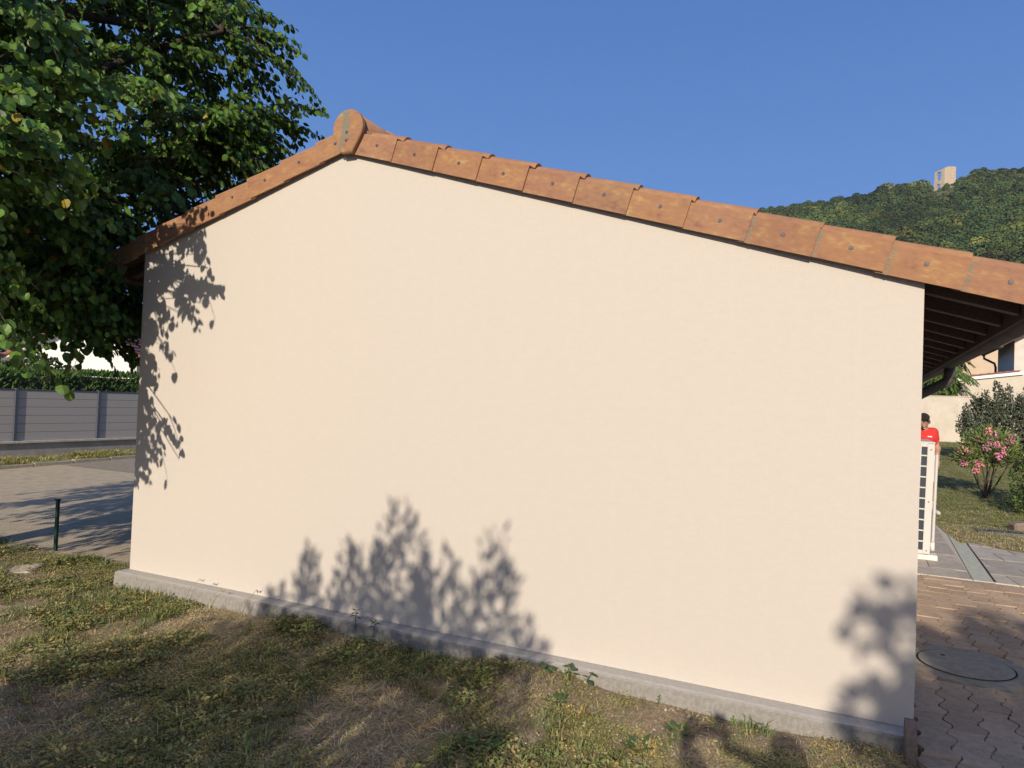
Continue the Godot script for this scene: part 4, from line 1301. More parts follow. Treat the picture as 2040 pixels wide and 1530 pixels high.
# ------------------------------------------------------------------ right background
func build_right_side() -> void:
	var s := flat()
	var bw := thing("boundary_wall", "long cream rendered boundary wall at the end of the garden", "wall")
	box(s, Vector3(6.0, 1.26, -26.1), Vector3(18.0, 2.12, 0.2))
	part(s, "wall", M.cream, bw)
	s = flat()
	cbox(s, Vector3(6.0, 2.335, -26.1), Vector3(18.0, 0.03, 0.24), 0.005)
	part(s, "coping", M.cream, bw)
	# outbuilding behind it: cream wall under a sloping white fascia
	var an := thing("outbuilding", "cream outbuilding with a sloping white fascia behind the boundary wall", "outbuilding")
	s = flat()
	prism(s, PackedVector2Array([Vector2(1.3, 0.2), Vector2(9.0, 0.2), Vector2(9.0, 3.81), Vector2(1.3, 2.71)]), -30.0, -27.6)
	part(s, "wall", M.cream, an)
	s = flat()
	prism(s, PackedVector2Array([Vector2(1.2, 2.70), Vector2(5.12, 3.245), Vector2(5.12, 3.37), Vector2(1.2, 2.825)]), -27.6, -27.5)
	part(s, "fascia", M.white, an)
	for k in 16:
		s = flat()
		var x0 := 1.1 + k * 0.245
		prism(s, PackedVector2Array([Vector2(x0, 2.83 + (x0 - 1.2) * 0.139), Vector2(x0 + 0.24, 2.83 + (x0 - 0.96) * 0.139), Vector2(x0 + 0.24, 2.87 + (x0 - 0.96) * 0.139), Vector2(x0, 2.89 + (x0 - 1.2) * 0.139)]), -30.0, -27.45)
		part(s, "roof_tile", M.redtile, an)
	# neighbour with shaded flank and dark eave
	var nb := thing("grey_house", "neighbouring house with a shaded grey flank and dark eave", "house")
	s = flat()
	box(s, Vector3(9.25, 3.3, -32.3), Vector3(7.9, 7.0, 3.8))
	part(s, "wall", M.greyhouse, nb)
	s = flat()
	prism(s, PackedVector2Array([Vector2(4.85, 4.5), Vector2(9.25, 7.2), Vector2(9.25, 7.4), Vector2(4.85, 4.7)]), -34.7, -30.0)
	part(s, "eave", M.eave, nb)
	s = flat()
	prism(s, PackedVector2Array([Vector2(13.65, 4.5), Vector2(9.25, 7.2), Vector2(9.25, 7.4), Vector2(13.65, 4.7)]), -34.7, -30.0)
	part(s, "eave", M.eave, nb)
	s = smooth()
	tube(s, [Vector3(4.8, 4.5, -30.0), Vector3(4.8, 4.5, -34.7)], [0.08, 0.08], 8)
	part(s, "gutter", M.gutter, nb)
	s = smooth()
	tube(s, [Vector3(4.8, 4.45, -34.4), Vector3(4.8, 4.3, -34.4), Vector3(5.2, 4.08, -34.4), Vector3(5.25, 3.9, -34.4), Vector3(5.25, 0, -34.4)], [0.05, 0.05, 0.05, 0.05, 0.05], 8)
	part(s, "downpipe", M.gutter, nb)
	var pb := thing("peach_house", "plain peach rendered house wall beyond the outbuilding", "house")
	s = flat()
	box(s, Vector3(9.6, 3.6, -50.0), Vector3(8.8, 8.0, 8.0))
	part(s, "wall", M.beige, pb)
	s = flat()
	cbox(s, Vector3(9.6, 7.7, -50.0), Vector3(9.6, 0.2, 8.8), 0.02)
	part(s, "roof", M.redtile, pb)
	# staghorn-like tree drooping over the boundary wall
	var t := thing("drooping_tree", "small tree with drooping feathery leaves and reddish tips over the boundary wall", "tree", Vector3(2.7, 0.6, -26.85))
	s = smooth()
	tube(s, [Vector3(0, -0.1, 0), Vector3(0.05, 1.2, 0), Vector3(-0.05, 2.6, 0)], [0.06, 0.045, 0.02], 7)
	part(s, "trunk", M.bark, t)
	var lx := []
	var lc := PackedColorArray()
	var fx := []
	var fc := PackedColorArray()
	for i in 105:
		var o := Vector3(rng.randf_range(-0.6, 0.45), rng.randf_range(1.6, 3.3), rng.randf_range(-0.25, 0.25))
		var a := rng.randf() * TAU
		var d := Vector3(cos(a), rng.randf_range(-0.1, 0.4), sin(a))
		for j in 14:
			var u := j / 13.0
			var p := o + d * 0.55 * u + Vector3(0, -0.42 * u * u, 0)
			for sg in [-1.0, 1.0]:
				lx.append(leaf_xf(p, d.cross(Vector3.UP).normalized() * sg * 0.8 + d * 0.3 + Vector3(0, -0.8, 0), Vector3.UP + rv(0.4), rng.randf_range(0.13, 0.2)))
				lc.append(green(C(0.09, 0.14, 0.035), 0.35))
		if i % 12 == 0:
			for j in 26:
				fx.append(leaf_xf(o + d * 0.5 + Vector3(0, 0.05, 0) + rv(0.11), rv(1.0), rv(1.0), 0.07))
				fc.append(green(C(0.34, 0.10, 0.07), 0.3))
	copies(t, "crown", leaf_oval(0.16), M.leaf, lx, lc)
	copies(t, "blossom", leaf_oval(0.4), M.flower, fx, fc)
	var far := thing("bushy_tree", "bushy green tree seen under the gutter beyond the wall", "tree", Vector3(1.2, 0.4, -34.0))
	s = smooth()
	tube(s, [Vector3(0, -0.5, 0), Vector3(0, 2.5, 0)], [0.15, 0.06], 7)
	part(s, "trunk", M.bark, far)
	foliage(far, "crown", [[Vector3(0.6, 2.6, 0), Vector3(2.0, 1.5, 1.5), 1.0], [Vector3(1.6, 2.9, 0), Vector3(1.1, 1.3, 1.2), 0.6]], 2200, leaf_oval(0.35), M.leaf, 0.16, 0.3, C(0.06, 0.10, 0.025))
	# dark shrub before the boundary wall
	var d1 := thing("dark_shrub", "wide dusky purple-green shrub before the boundary wall", "shrub", Vector3(3.0, 0.42, -19.0))
	var oval := leaf_oval(0.3)
	var blobs := [[Vector3(0.55, 0.95, 0), Vector3(0.95, 0.85, 0.7), 5.0], [Vector3(-0.35, 0.9, 0), Vector3(0.5, 0.45, 0.4), 1.6], [Vector3(1.3, 1.0, 0), Vector3(0.8, 1.0, 0.7), 3.0]]
	for i in 26:
		blobs.append([Vector3(rng.randf_range(-0.75, 1.6), rng.randf_range(1.1, 1.95), rng.randf_range(-0.3, 0.3)), Vector3(0.07, 0.26, 0.07), 0.09])
	foliage(d1, "foliage", blobs, 15000, oval, M.leaf, 0.05, 0.1, C(0.085, 0.098, 0.06), 0.4, 0.25, 0.6)
	foliage(d1, "blossom", [[Vector3(0.3, 1.15, 0.1), Vector3(1.2, 0.85, 0.7), 1.0]], 520, oval, M.flower, 0.03, 0.06, C(0.24, 0.15, 0.17), 0.3, 0.8, 0.6)
	stems(d1, "stem", Vector3(0.4, -0.25, 0), [Vector3(-0.6, 1.0, 0), Vector3(0.2, 1.3, 0.1), Vector3(0.9, 1.4, 0), Vector3(1.4, 1.4, 0.2), Vector3(-0.2, 0.9, 0.2)], 0.03)
	# oleander
	var ol := thing("pink_oleander", "oleander bush in pink flower on many bare stems", "shrub", Vector3(2.0, garden_y(2.0, -12.6), -12.6))
	foliage(ol, "foliage", [[Vector3(0.05, 1.02, 0), Vector3(0.5, 0.36, 0.4), 4.0], [Vector3(-0.3, 0.78, 0.1), Vector3(0.27, 0.2, 0.25), 1.5], [Vector3(0.35, 0.85, 0), Vector3(0.25, 0.25, 0.3), 1.0]], 1500, leaf_oval(0.11), M.leaf, 0.09, 0.16, C(0.14, 0.18, 0.05), 0.35, 0.3, 0.7)
	var px := []
	var pc := PackedColorArray()
	for q in [Vector3(0.0, 1.32, 0.2), Vector3(0.1, 1.27, 0.2), Vector3(0.35, 1.15, 0.2), Vector3(0.38, 1.22, 0.2), Vector3(0.12, 1.08, 0.3), Vector3(0.05, 1.12, 0.3), Vector3(0.2, 0.9, 0.35), Vector3(0.15, 0.85, 0.35), Vector3(-0.45, 0.92, 0.2), Vector3(-0.3, 0.9, 0.2), Vector3(-0.4, 0.7, 0.25), Vector3(-0.2, 0.55, 0.3), Vector3(-0.16, 0.7, 0.3), Vector3(-0.05, 1.0, 0.35), Vector3(0.25, 0.98, 0.3), Vector3(-0.12, 1.15, 0.2)]:
		var tone := green(C(0.62, 0.16, 0.26), 0.25)
		for j in 30:
			px.append(leaf_xf(q + rv(0.055), rv(1.0), Vector3(0, 0.5, 1) + rv(0.6), rng.randf_range(0.03, 0.05)))
			pc.append(tone.lerp(C(0.75, 0.42, 0.46), rng.randf() * 0.5))
	copies(ol, "blossom", leaf_oval(0.42), M.flower, px, pc)
	stems(ol, "stem", Vector3(0, -0.08, 0), [Vector3(-0.3, 0.75, 0), Vector3(-0.12, 0.85, 0.1), Vector3(0.02, 1.0, -0.05), Vector3(0.12, 0.9, 0.1), Vector3(0.28, 0.95, 0), Vector3(0.4, 0.8, 0.1), Vector3(-0.2, 0.6, 0.15), Vector3(0.18, 0.8, -0.15)], 0.022)
	# glossy shrub with white flowers
	var wf := thing("white_flowered_shrub", "dense glossy dark shrub with a few white flowers", "shrub", Vector3(2.85, garden_y(2.8, -11.0), -11.0))
	foliage(wf, "foliage", [[Vector3(0, 0.55, 0), Vector3(0.75, 0.65, 0.6), 3.0], [Vector3(-0.35, 0.25, 0.3), Vector3(0.45, 0.3, 0.4), 1.0], [Vector3(0.1, 1.0, 0), Vector3(0.5, 0.4, 0.4), 1.2]], 3600, leaf_oval(0.3), M.leaf, 0.05, 0.09, C(0.075, 0.105, 0.028), 0.4, 0.5, 0.4)
	px = []
	pc = PackedColorArray()
	for q in [Vector3(-0.42, 1.12, 0.4), Vector3(-0.5, 1.0, 0.4), Vector3(-0.3, 0.62, 0.55), Vector3(-0.25, 1.2, 0.35), Vector3(-0.28, 0.85, 0.5)]:
		for j in 26:
			px.append(leaf_xf(q + rv(0.05), rv(1.0), Vector3(0, 0.4, 1) + rv(0.5), 0.045))
			pc.append(C(0.75, 0.72, 0.70))
	copies(wf, "blossom", leaf_oval(0.42), M.flower, px, pc)
	stems(wf, "stem", Vector3(0, -0.1, 0), [Vector3(-0.3, 0.6, 0.2), Vector3(0.2, 0.9, 0), Vector3(0.4, 0.6, 0.1)], 0.03)
	# drain grate and a stone
	var gr := thing("drain_grate", "grey metal drain grate lying in the dry garden grass", "grate", Vector3(1.62, garden_y(1.62, -8.5) + 0.012, -8.5), 0.15)
	s = flat()
	for e in [[Vector3(0, 0, 0.16), Vector3(0.62, 0.025, 0.02)], [Vector3(0, 0, -0.16), Vector3(0.62, 0.025, 0.02)], [Vector3(0.3, 0, 0), Vector3(0.02, 0.025, 0.3)], [Vector3(-0.3, 0, 0), Vector3(0.02, 0.025, 0.3)]]:
		cbox(s, e[0], e[1], 0.002)
	part(s, "rim", M.grate, gr)
	for k in 12:
		s = flat()
		cbox(s, Vector3(-0.265 + k * 0.048, 0, 0), Vector3(0.018, 0.02, 0.3), 0.002)
		part(s, "bar", M.grate, gr)
	var rk := thing("edging_stone", "reddish edging stone at the border of the shrub bed", "stone", Vector3(2.02, garden_y(2.0, -8.9), -8.9), 0.3)
	s = flat()
	cbox(s, Vector3(0, 0.06, 0), Vector3(0.4, 0.16, 0.22), 0.03, Basis(Vector3(0, 0, 1), 0.1))
	part(s, "block", M.kerb, rk)

func build_heat_pump() -> void:
	var a := thing("heat_pump", "tall off-white heat pump unit standing against the house side", "heat pump", Vector3(0.0, -0.0, -5.32))
	a.rotation.z = -0.022
	var x1 := 0.483
	var x0 := 0.10
	var s := flat()
	# the narrow end towards the street: a panel with a ladder of coil openings
	var rows := 10
	var z := 0.0
	cbox(s, Vector3((x0 + x1) * 0.5, 0.66, -0.475), Vector3(x1 - x0, 1.27, 0.91), 0.012)
	part(s, "casing", M.acbody, a)
	s = flat()
	box(s, Vector3(0.265, 0.655, -0.008), Vector3(0.33, 1.2, 0.012))
	part(s, "coil", M.acdark, a)
	# frame bars stand proud of the coil
	var cols := [0.10, 0.175, 0.245, 0.315, 0.385, 0.412]
	s = flat()
	cbox(s, Vector3(0.4465, 0.655, 0.004), Vector3(0.074, 1.268, 0.024), 0.004)
	part(s, "end_panel", M.acbody, a)
	for k in 4:
		s = flat()
		cbox(s, Vector3(0.172 + 0.0575 * k + 0.0, 0.655, 0.004), Vector3(0.014, 1.268, 0.020), 0.003)
		part(s, "upright_bar", M.acbody, a)
	for r in rows + 1:
		s = flat()
		cbox(s, Vector3(0.26, 0.04 + 1.232 * r / rows, 0.003), Vector3(0.32, 0.016 if r > 0 and r < rows else 0.045, 0.016), 0.002)
		part(s, "cross_bar", M.acbody, a)
	s = flat()
	cbox(s, Vector3(0.29, 1.30, -0.47), Vector3(0.40, 0.022, 0.93), 0.008)
	part(s, "lid", M.acbody, a)
	for q in [Vector3(0.447, 1.22, 0.016), Vector3(0.447, 0.62, 0.016), Vector3(0.447, 0.06, 0.016)]:
		s = flat()
		disc(s, q, Vector3(0, 0, 1), 0.008, 0.003, 10)
		part(s, "screw", M.gutter, a)
	# fan grilles on the long front
	for y in [0.36, 0.94]:
		s = flat()
		for ri in [0.06, 0.12, 0.18, 0.24]:
			for k in 24:
				var a0 := TAU * k / 24.0
				var a1 := TAU * (k + 1) / 24.0
				quad(s, Vector3(x1 + 0.012, y + cos(a0) * ri, -0.45 + sin(a0) * ri), Vector3(x1 + 0.012, y + cos(a1) * ri, -0.45 + sin(a1) * ri), Vector3(x1 + 0.012, y + cos(a1) * (ri - 0.01), -0.45 + sin(a1) * (ri - 0.01)), Vector3(x1 + 0.012, y + cos(a0) * (ri - 0.01), -0.45 + sin(a0) * (ri - 0.01)), Vector3(1, 0, 0))
		part(s, "fan_grille", M.acbody, a)
		s = flat()
		disc(s, Vector3(x1 + 0.001, y, -0.45), Vector3(1, 0, 0), 0.25, 0.004, 28)
		part(s, "fan_opening", M.acdark, a)
	# pipe cover at the front edge
	s = flat()
	cbox(s, Vector3(0.512, 0.66, -0.06), Vector3(0.03, 1.02, 0.07), 0.01)
	part(s, "pipe_cover", M.acbody, a)
	s = smooth()
	tube(s, [Vector3(0.512, 0.16, -0.06), Vector3(0.512, 0.06, -0.06)], [0.022, 0.026], 10)
	part(s, "pipe_elbow", M.plastic, a)
	var f := thing("support_block", "white support block under the tall heat pump", "support", Vector3(0.32, -0.06, -5.32))
	s = flat()
	cbox(s, Vector3(0, 0.03, -0.1), Vector3(0.49, 0.062, 0.2), 0.008)
	part(s, "block", M.plastic, f)

# ------------------------------------------------------------------ hill
func hill_y(x: float, z: float) -> float:
	var t := clampf((-z - 110.0) / 335.0, 0.0, 1.25)
	var top := [[-400.0, 70.0], [-160.0, 100.0], [-75.0, 115.5], [-60.0, 118.0], [-43.0, 119.0], [-21.0, 120.5], [-6.0, 122.0], [9.0, 124.5], [19.0, 126.0], [34.0, 126.0], [44.0, 128.0], [56.0, 130.5], [74.0, 128.5], [140.0, 134.0], [400.0, 120.0]]
	var crest := 0.0
	for i in top.size() - 1:
		if x >= top[i][0] and x <= top[i + 1][0]:
			crest = lerpf(top[i][1], top[i + 1][1], (x - top[i][0]) / (top[i + 1][0] - top[i][0]))
	var y := crest * (t if t < 1.0 else 1.0 - (t - 1.0) * 1.5)
	return y * (0.6 + 0.4 * minf(t, 1.0)) + soil.get_noise_2d(x * 1.6, z * 1.6) * 5.0 * sin(PI * minf(t, 1.0))

func build_hill() -> void:
	var s := smooth()
	var g := []
	for j in 46:
		for i in 56:
			var x := -330.0 + i * 13.0
			var z := -95.0 - j * 9.5
			g.append(Vector3(x, hill_y(x, z), z))
	for j in 45:
		for i in 55:
			var a := j * 56 + i
			quad(s, g[a], g[a + 1], g[a + 57], g[a + 56], Vector3.UP)
	setting("hill", "steep wooded hill rising behind the neighbouring houses", "hill", done(s), M.hillsoil)
	var wood := thing("forest", "dense green deciduous wood covering the hill", "forest")
	wood.set_meta("kind", "stuff")
	var clump := leaf_oval(0.45)
	for v in 4:
		# one crown: leaf clumps over a lumpy dome
		var cs := flat()
		var r := RandomNumberGenerator.new()
		r.seed = 70 + v
		for i in 420:
			var d := Vector3(r.randfn(), r.randfn() * 0.9 + 0.25, r.randfn()).normalized()
			var lump := 1.0 + 0.22 * soil.get_noise_3d(d.x * 110.0 + v * 99.0, d.y * 110.0, d.z * 110.0) + r.randf_range(-0.1, 0.06)
			var p := Vector3(d.x, d.y * 0.95, d.z) * lump
			var n := (d + Vector3(r.randf_range(-0.8, 0.8), r.randf_range(-0.4, 0.8), r.randf_range(-0.8, 0.8))).normalized()
			var u := n.cross(Vector3(r.randfn(), r.randfn(), r.randfn())).normalized() * r.randf_range(0.09, 0.19)
			var w := n.cross(u)
			tri(cs, p - u, p + u, p + w * 1.2, n)
			tri(cs, p - u, p + u, p - w * 0.8, n)
		var mesh := done(cs)
		var xs := []
		var cc := PackedColorArray()
		var want := 2900
		var tries := 0
		while xs.size() < want and tries < 60000:
			tries += 1
			var z := rng.randf_range(-470.0, -120.0)
			var x := rng.randf_range(-0.17, 0.245) * (-z + 4.0) + rng.randf_range(-12, 12)
			var sz := rng.randf_range(1.4, 3.1) * (1.35 if rng.randf() < 0.12 else 0.95)
			if Vector2(x - 38.0, z + 441.0).length() < 9.0 or (z > -446.0 and z < -405.0 and absf(x - 38.0 * (z - 4.0) / -445.0) < 7.5):
				if rng.randf() < 0.6:
					continue
				sz *= 0.45
			xs.append(Transform3D(Basis(Vector3.UP, rng.randf() * TAU).scaled(Vector3(sz, sz * rng.randf_range(0.8, 1.35), sz)), Vector3(x, hill_y(x, z) + sz * 0.6, z)))
			var k := rng.randf()
			var zone := patchy.get_noise_2d(x * 1.2, z * 1.2)
			var c := C(0.045, 0.07, 0.016) if k < 0.5 else (C(0.075, 0.105, 0.024) if k < 0.92 else C(0.13, 0.15, 0.035))
			cc.append(green(c * 0.86 * (1.0 + 0.9 * zone), 0.22))
		copies(wood, "tree_canopy", mesh, M.hillleaf, xs, cc)
	# ruined tower: two walls still standing, the left one pierced by a ragged opening
	var tw := thing("ruined_tower", "ruined stone tower with a ragged window opening on the hilltop", "ruin")
	var at := Vector3(38.6, hill_y(38.6, -441.0) + 2.2, -441.0)
	tw.position = at
	tw.rotation.y = -0.05
	tw.scale = Vector3(0.86, 0.88, 0.86)
	s = flat()
	var up := 10.2
	var right := PackedVector2Array([Vector2(0, -5), Vector2(6.4, -5), Vector2(6.5, up), Vector2(5.2, up + 0.5), Vector2(3.6, up + 0.3), Vector2(2.2, up + 0.5), Vector2(0.9, up), Vector2(0.0, up - 0.3)])
	prism(s, right, -1.3, 0.0, Transform3D(Basis(Vector3.UP, 0.35), Vector3.ZERO))
	part(s, "standing_wall", M.ruin, tw)
	s = flat()
	for q in [PackedVector2Array([Vector2(-7.4, -6), Vector2(-5.4, -6), Vector2(-4.4, 1.0), Vector2(-4.9, 3.2), Vector2(-5.0, 6.4), Vector2(-4.4, 8.2), Vector2(-6.2, 8.6), Vector2(-6.3, 3.0)]), PackedVector2Array([Vector2(-2.4, -2.0), Vector2(0.0, -4), Vector2(0.0, up - 0.3), Vector2(-1.6, up - 0.8), Vector2(-2.2, 8.1), Vector2(-2.0, 5.5), Vector2(-2.5, 3.0)]), PackedVector2Array([Vector2(-4.4, 8.2), Vector2(-2.2, 8.1), Vector2(-1.6, up - 0.8), Vector2(-3.4, up - 1.0), Vector2(-4.6, up - 1.4), Vector2(-6.2, 8.6)]), PackedVector2Array([Vector2(-4.9, 3.2), Vector2(-4.4, 1.0), Vector2(-2.4, 0.4), Vector2(-2.5, 3.0), Vector2(-3.6, 2.5)])]:
		prism(s, q, -1.3, 0.0, Transform3D(Basis(Vector3.UP, -0.55), Vector3.ZERO))
	part(s, "pierced_wall", M.ruin, tw)
	var rb := thing("ruined_wall", "low fragment of ruined stone wall left of the tower", "ruin", Vector3(26.6, hill_y(26.6, -441.0) + 1.0, -441.0))
	s = flat()
	prism(s, PackedVector2Array([Vector2(-1.2, -4), Vector2(1.6, -4), Vector2(1.4, 3.0), Vector2(0.6, 4.6), Vector2(0.2, 3.0), Vector2(-0.9, 2.0)]), -1.0, 0.0)
	part(s, "masonry", M.ruin, rb)

# ------------------------------------------------------------------ people: capsules joined by a smooth minimum, meshed as surface nets
func body_mesh(bones: Array, cell: float, k: float, clips := []) -> ArrayMesh:
	var lo := Vector3(1e9, 1e9, 1e9)
	var hi := -lo
	for b in bones:
		var r: float = maxf(b[2], b[3]) + cell * 2.0
		for i in 2:
			lo = lo.min(b[i] - Vector3(r, r, r))
			hi = hi.max(b[i] + Vector3(r, r, r))
	var n := Vector3i(((hi - lo) / cell).ceil()) + Vector3i.ONE
	var f := PackedFloat32Array()
	f.resize(n.x * n.y * n.z)
	f.fill(1.0)
	for b in bones:
		var p0: Vector3 = b[0]
		var ab: Vector3 = b[1] - b[0]
		var l2: float = maxf(ab.length_squared(), 1e-9)
		var r: float = maxf(b[2], b[3]) + k + cell * 2.0
		var m0 := Vector3i(((p0.min(b[1]) - Vector3(r, r, r) - lo) / cell).floor()).clamp(Vector3i.ZERO, n - Vector3i.ONE)
		var m1 := Vector3i(((p0.max(b[1]) + Vector3(r, r, r) - lo) / cell).ceil()).clamp(Vector3i.ZERO, n - Vector3i.ONE)
		for z in range(m0.z, m1.z + 1):
			for y in range(m0.y, m1.y + 1):
				for x in range(m0.x, m1.x + 1):
					var q := lo + Vector3(x, y, z) * cell - p0
					var t := clampf(q.dot(ab) / l2, 0.0, 1.0)
					var d := (q - ab * t).length() - lerpf(b[2], b[3], t)
					var i := (z * n.y + y) * n.x + x
					var h := maxf(k - absf(f[i] - d), 0.0) / k
					f[i] = minf(f[i], d) - h * h * k * 0.25
	if clips.size() > 0:
		for z in n.z:
			for y in n.y:
				for x in n.x:
					var i := (z * n.y + y) * n.x + x
					var p := lo + Vector3(x, y, z) * cell
					for c in clips:
						f[i] = maxf(f[i], c[0].dot(p) - c[1])
	var at := PackedInt32Array()
	at.resize(f.size())
	at.fill(-1)
	var verts := []
	var step := [0, 1, n.x, n.x + 1, n.x * n.y, n.x * n.y + 1, n.x * n.y + n.x, n.x * n.y + n.x + 1]
	for z in n.z - 1:
		for y in n.y - 1:
			for x in n.x - 1:
				var i := (z * n.y + y) * n.x + x
				var ins := 0
				for c in 8:
					if f[i + step[c]] < 0.0:
						ins += 1
				if ins == 0 or ins == 8:
					continue
				var sum := Vector3.ZERO
				var cnt := 0
				for c in 8:
					for ax in 3:
						var c2: int = c | (1 << ax)
						if c2 == c:
							continue
						var fa := f[i + step[c]]
						var fb := f[i + step[c2]]
						if (fa < 0.0) != (fb < 0.0):
							var p := Vector3(c & 1, (c >> 1) & 1, (c >> 2) & 1)
							p[ax] += fa / (fa - fb)
							sum += p
							cnt += 1
				at[i] = verts.size()
				verts.append(lo + (Vector3(x, y, z) + sum / cnt) * cell)
	var s := smooth()
	var strides := [1, n.x, n.x * n.y]
	for z in range(1, n.z - 1):
		for y in range(1, n.y - 1):
			for x in range(1, n.x - 1):
				var i := (z * n.y + y) * n.x + x
				for ax in 3:
					var j: int = i + strides[ax]
					if (f[i] < 0.0) == (f[j] < 0.0):
						continue
					var u: int = strides[(ax + 1) % 3]
					var v: int = strides[(ax + 2) % 3]
					var q := [at[i], at[i - u], at[i - u - v], at[i - v]]
					if q.min() < 0:
						continue
					var o := Vector3.ZERO
					o[ax] = 1.0 if f[i] < 0.0 else -1.0
					quad(s, verts[q[0]], verts[q[1]], verts[q[2]], verts[q[3]], o)
	return done(s)

func arm_bones(sh: Vector3, el: Vector3, wr: Vector3, k := 1.0) -> Array:
	return [[sh, el, 0.05 * k, 0.041 * k], [el, wr, 0.041 * k, 0.028 * k]]

func hand_bones(wr: Vector3, d: Vector3, side: Vector3, curl: Vector3) -> Array:    # palm, four fingers of different length, thumb off the side
	var o := []
	var palm := wr + d * 0.075
	o.append([wr, palm, 0.024, 0.026])
	for i in 4:
		var off := side * (-0.027 + 0.018 * i)
		var L: float = [0.062, 0.074, 0.079, 0.07][i]
		var a := palm + off
		var b := a + d * L * 0.5 + curl * 0.008
		var c := b + d * L * 0.42 + curl * 0.024
		o.append([a - d * 0.03 + off * 0.1, a, 0.012, 0.010])
		o.append([a, b, 0.0095, 0.009])
		o.append([b, c, 0.009, 0.0075])
	var t0 := wr + d * 0.03 + side * 0.024
	var t1 := t0 + d * 0.035 + side * 0.03 + curl * 0.01
	o.append([t0, t1, 0.013, 0.011])
	o.append([t1, t1 + d * 0.032 + side * 0.006 + curl * 0.01, 0.011, 0.008])
	return o

func skinned(c: Color, rough := 0.6) -> StandardMaterial3D:
	return mat(c, rough)

func build_person() -> void:
	var p := thing("person", "person in a red t-shirt and white shorts, head bowed, behind the heat pump", "person", Vector3(0.725, garden_y(0.8, -9.8) + 0.012, -9.8), 0.06)
	var skin := skinned(C(0.40, 0.225, 0.15), 0.55)
	var torso := [[Vector3(-0.085, 0.93, 0), Vector3(0.085, 0.93, 0), 0.1, 0.1], [Vector3(0, 0.95, 0), Vector3(0, 1.2, 0), 0.108, 0.11], [Vector3(-0.08, 1.27, 0), Vector3(0.08, 1.27, 0), 0.098, 0.098], [Vector3(-0.125, 1.385, -0.01), Vector3(0.125, 1.385, -0.01), 0.055, 0.055]]
	var up_l := [[Vector3(0.155, 1.375, -0.01), Vector3(0.20, 1.10, -0.02), 0.047, 0.042]]
	var up_r := [[Vector3(-0.155, 1.375, -0.01), Vector3(-0.22, 1.12, 0.0), 0.047, 0.042]]
	var legs := [[Vector3(0.09, 0.9, 0), Vector3(0.11, 0.5, 0.03), 0.085, 0.058], [Vector3(-0.09, 0.9, 0), Vector3(-0.10, 0.5, 0.01), 0.085, 0.058]]
	var shins := [[Vector3(0.11, 0.5, 0.03), Vector3(0.135, 0.30, -0.0), 0.055, 0.056], [Vector3(0.135, 0.3, 0.0), Vector3(0.15, 0.08, -0.02), 0.053, 0.036], [Vector3(-0.1, 0.5, 0.01), Vector3(-0.1, 0.3, -0.02), 0.055, 0.056], [Vector3(-0.1, 0.3, -0.02), Vector3(-0.1, 0.08, -0.03), 0.053, 0.036], [Vector3(0.15, 0.05, -0.03), Vector3(0.21, 0.035, 0.1), 0.035, 0.028], [Vector3(-0.1, 0.05, -0.04), Vector3(-0.12, 0.035, 0.11), 0.035, 0.028]]
	var neck := [[Vector3(0, 1.38, -0.01), Vector3(-0.005, 1.49, 0.025), 0.058, 0.052]]
	var wl := Vector3(0.205, 0.86, 0.02)
	var wr := Vector3(-0.23, 0.88, 0.05)
	var all := torso + up_l + up_r + legs + shins + neck + arm_bones(Vector3(0.2, 1.1, -0.02), Vector3(0.2, 1.1, -0.02), wl) + arm_bones(Vector3(-0.22, 1.12, 0), Vector3(-0.22, 1.12, 0), wr)
	all += [[wl, wl + Vector3(0.0, -0.06, 0.01), 0.028, 0.03], [wr, wr + Vector3(0, -0.06, 0.01), 0.028, 0.03]]
	var body := piece(body_mesh(all, 0.013, 0.03), "body", skin, p)
	for w in [wl, wr]:
		piece(body_mesh(hand_bones(w, Vector3(0, -1, 0.08), Vector3(0, 0.0, 1), Vector3(-signf(w.x), 0, 0)), 0.0035, 0.006), "hand", skin, body)
	# head bowed forward
	var hx := Transform3D(Basis.from_euler(Vector3(0.62, -0.12, 0.08)), Vector3(-0.005, 1.475, 0.03))
	var hb := [[Vector3(0, 0.10, -0.005), Vector3(0, 0.125, 0.012), 0.085, 0.084], [Vector3(0, 0.03, 0.055), Vector3(0, 0.06, 0.05), 0.044, 0.06], [Vector3(0, -0.03, 0.0), Vector3(0, 0.06, 0.0), 0.05, 0.06], [Vector3(0, 0.085, 0.098), Vector3(0, 0.062, 0.116), 0.010, 0.014], [Vector3(0.082, 0.085, 0.0), Vector3(0.087, 0.06, -0.003), 0.016, 0.012], [Vector3(-0.082, 0.085, 0.0), Vector3(-0.087, 0.06, -0.003), 0.016, 0.012], [Vector3(-0.03, 0.104, 0.082), Vector3(0.03, 0.104, 0.082), 0.012, 0.012]]
	var head := piece(body_mesh(hb, 0.005, 0.022), "head", skin, p, hx)
	var hair := [[Vector3(0, 0.14, -0.035), Vector3(0, 0.165, 0.0), 0.088, 0.08], [Vector3(0, 0.07, -0.05), Vector3(0, 0.12, -0.04), 0.06, 0.075], [Vector3(-0.055, 0.175, 0.045), Vector3(0.05, 0.19, 0.05), 0.03, 0.032], [Vector3(0.075, 0.12, 0.02), Vector3(0.08, 0.09, 0.0), 0.02, 0.012], [Vector3(-0.075, 0.12, 0.02), Vector3(-0.08, 0.09, 0.0), 0.02, 0.012]]
	for i in 46:                                   # tousled locks over the crown
		var a := i * 2.4
		var r := 0.085 * sqrt((i + 0.5) / 46.0)
		var p0 := Vector3(cos(a) * r, 0.215 - r * r * 5.5, sin(a) * r - 0.005)
		hair.append([p0, p0 + Vector3(cos(a * 1.7) * 0.022, 0.018, 0.02 + sin(a * 1.3) * 0.02), 0.015, 0.005])
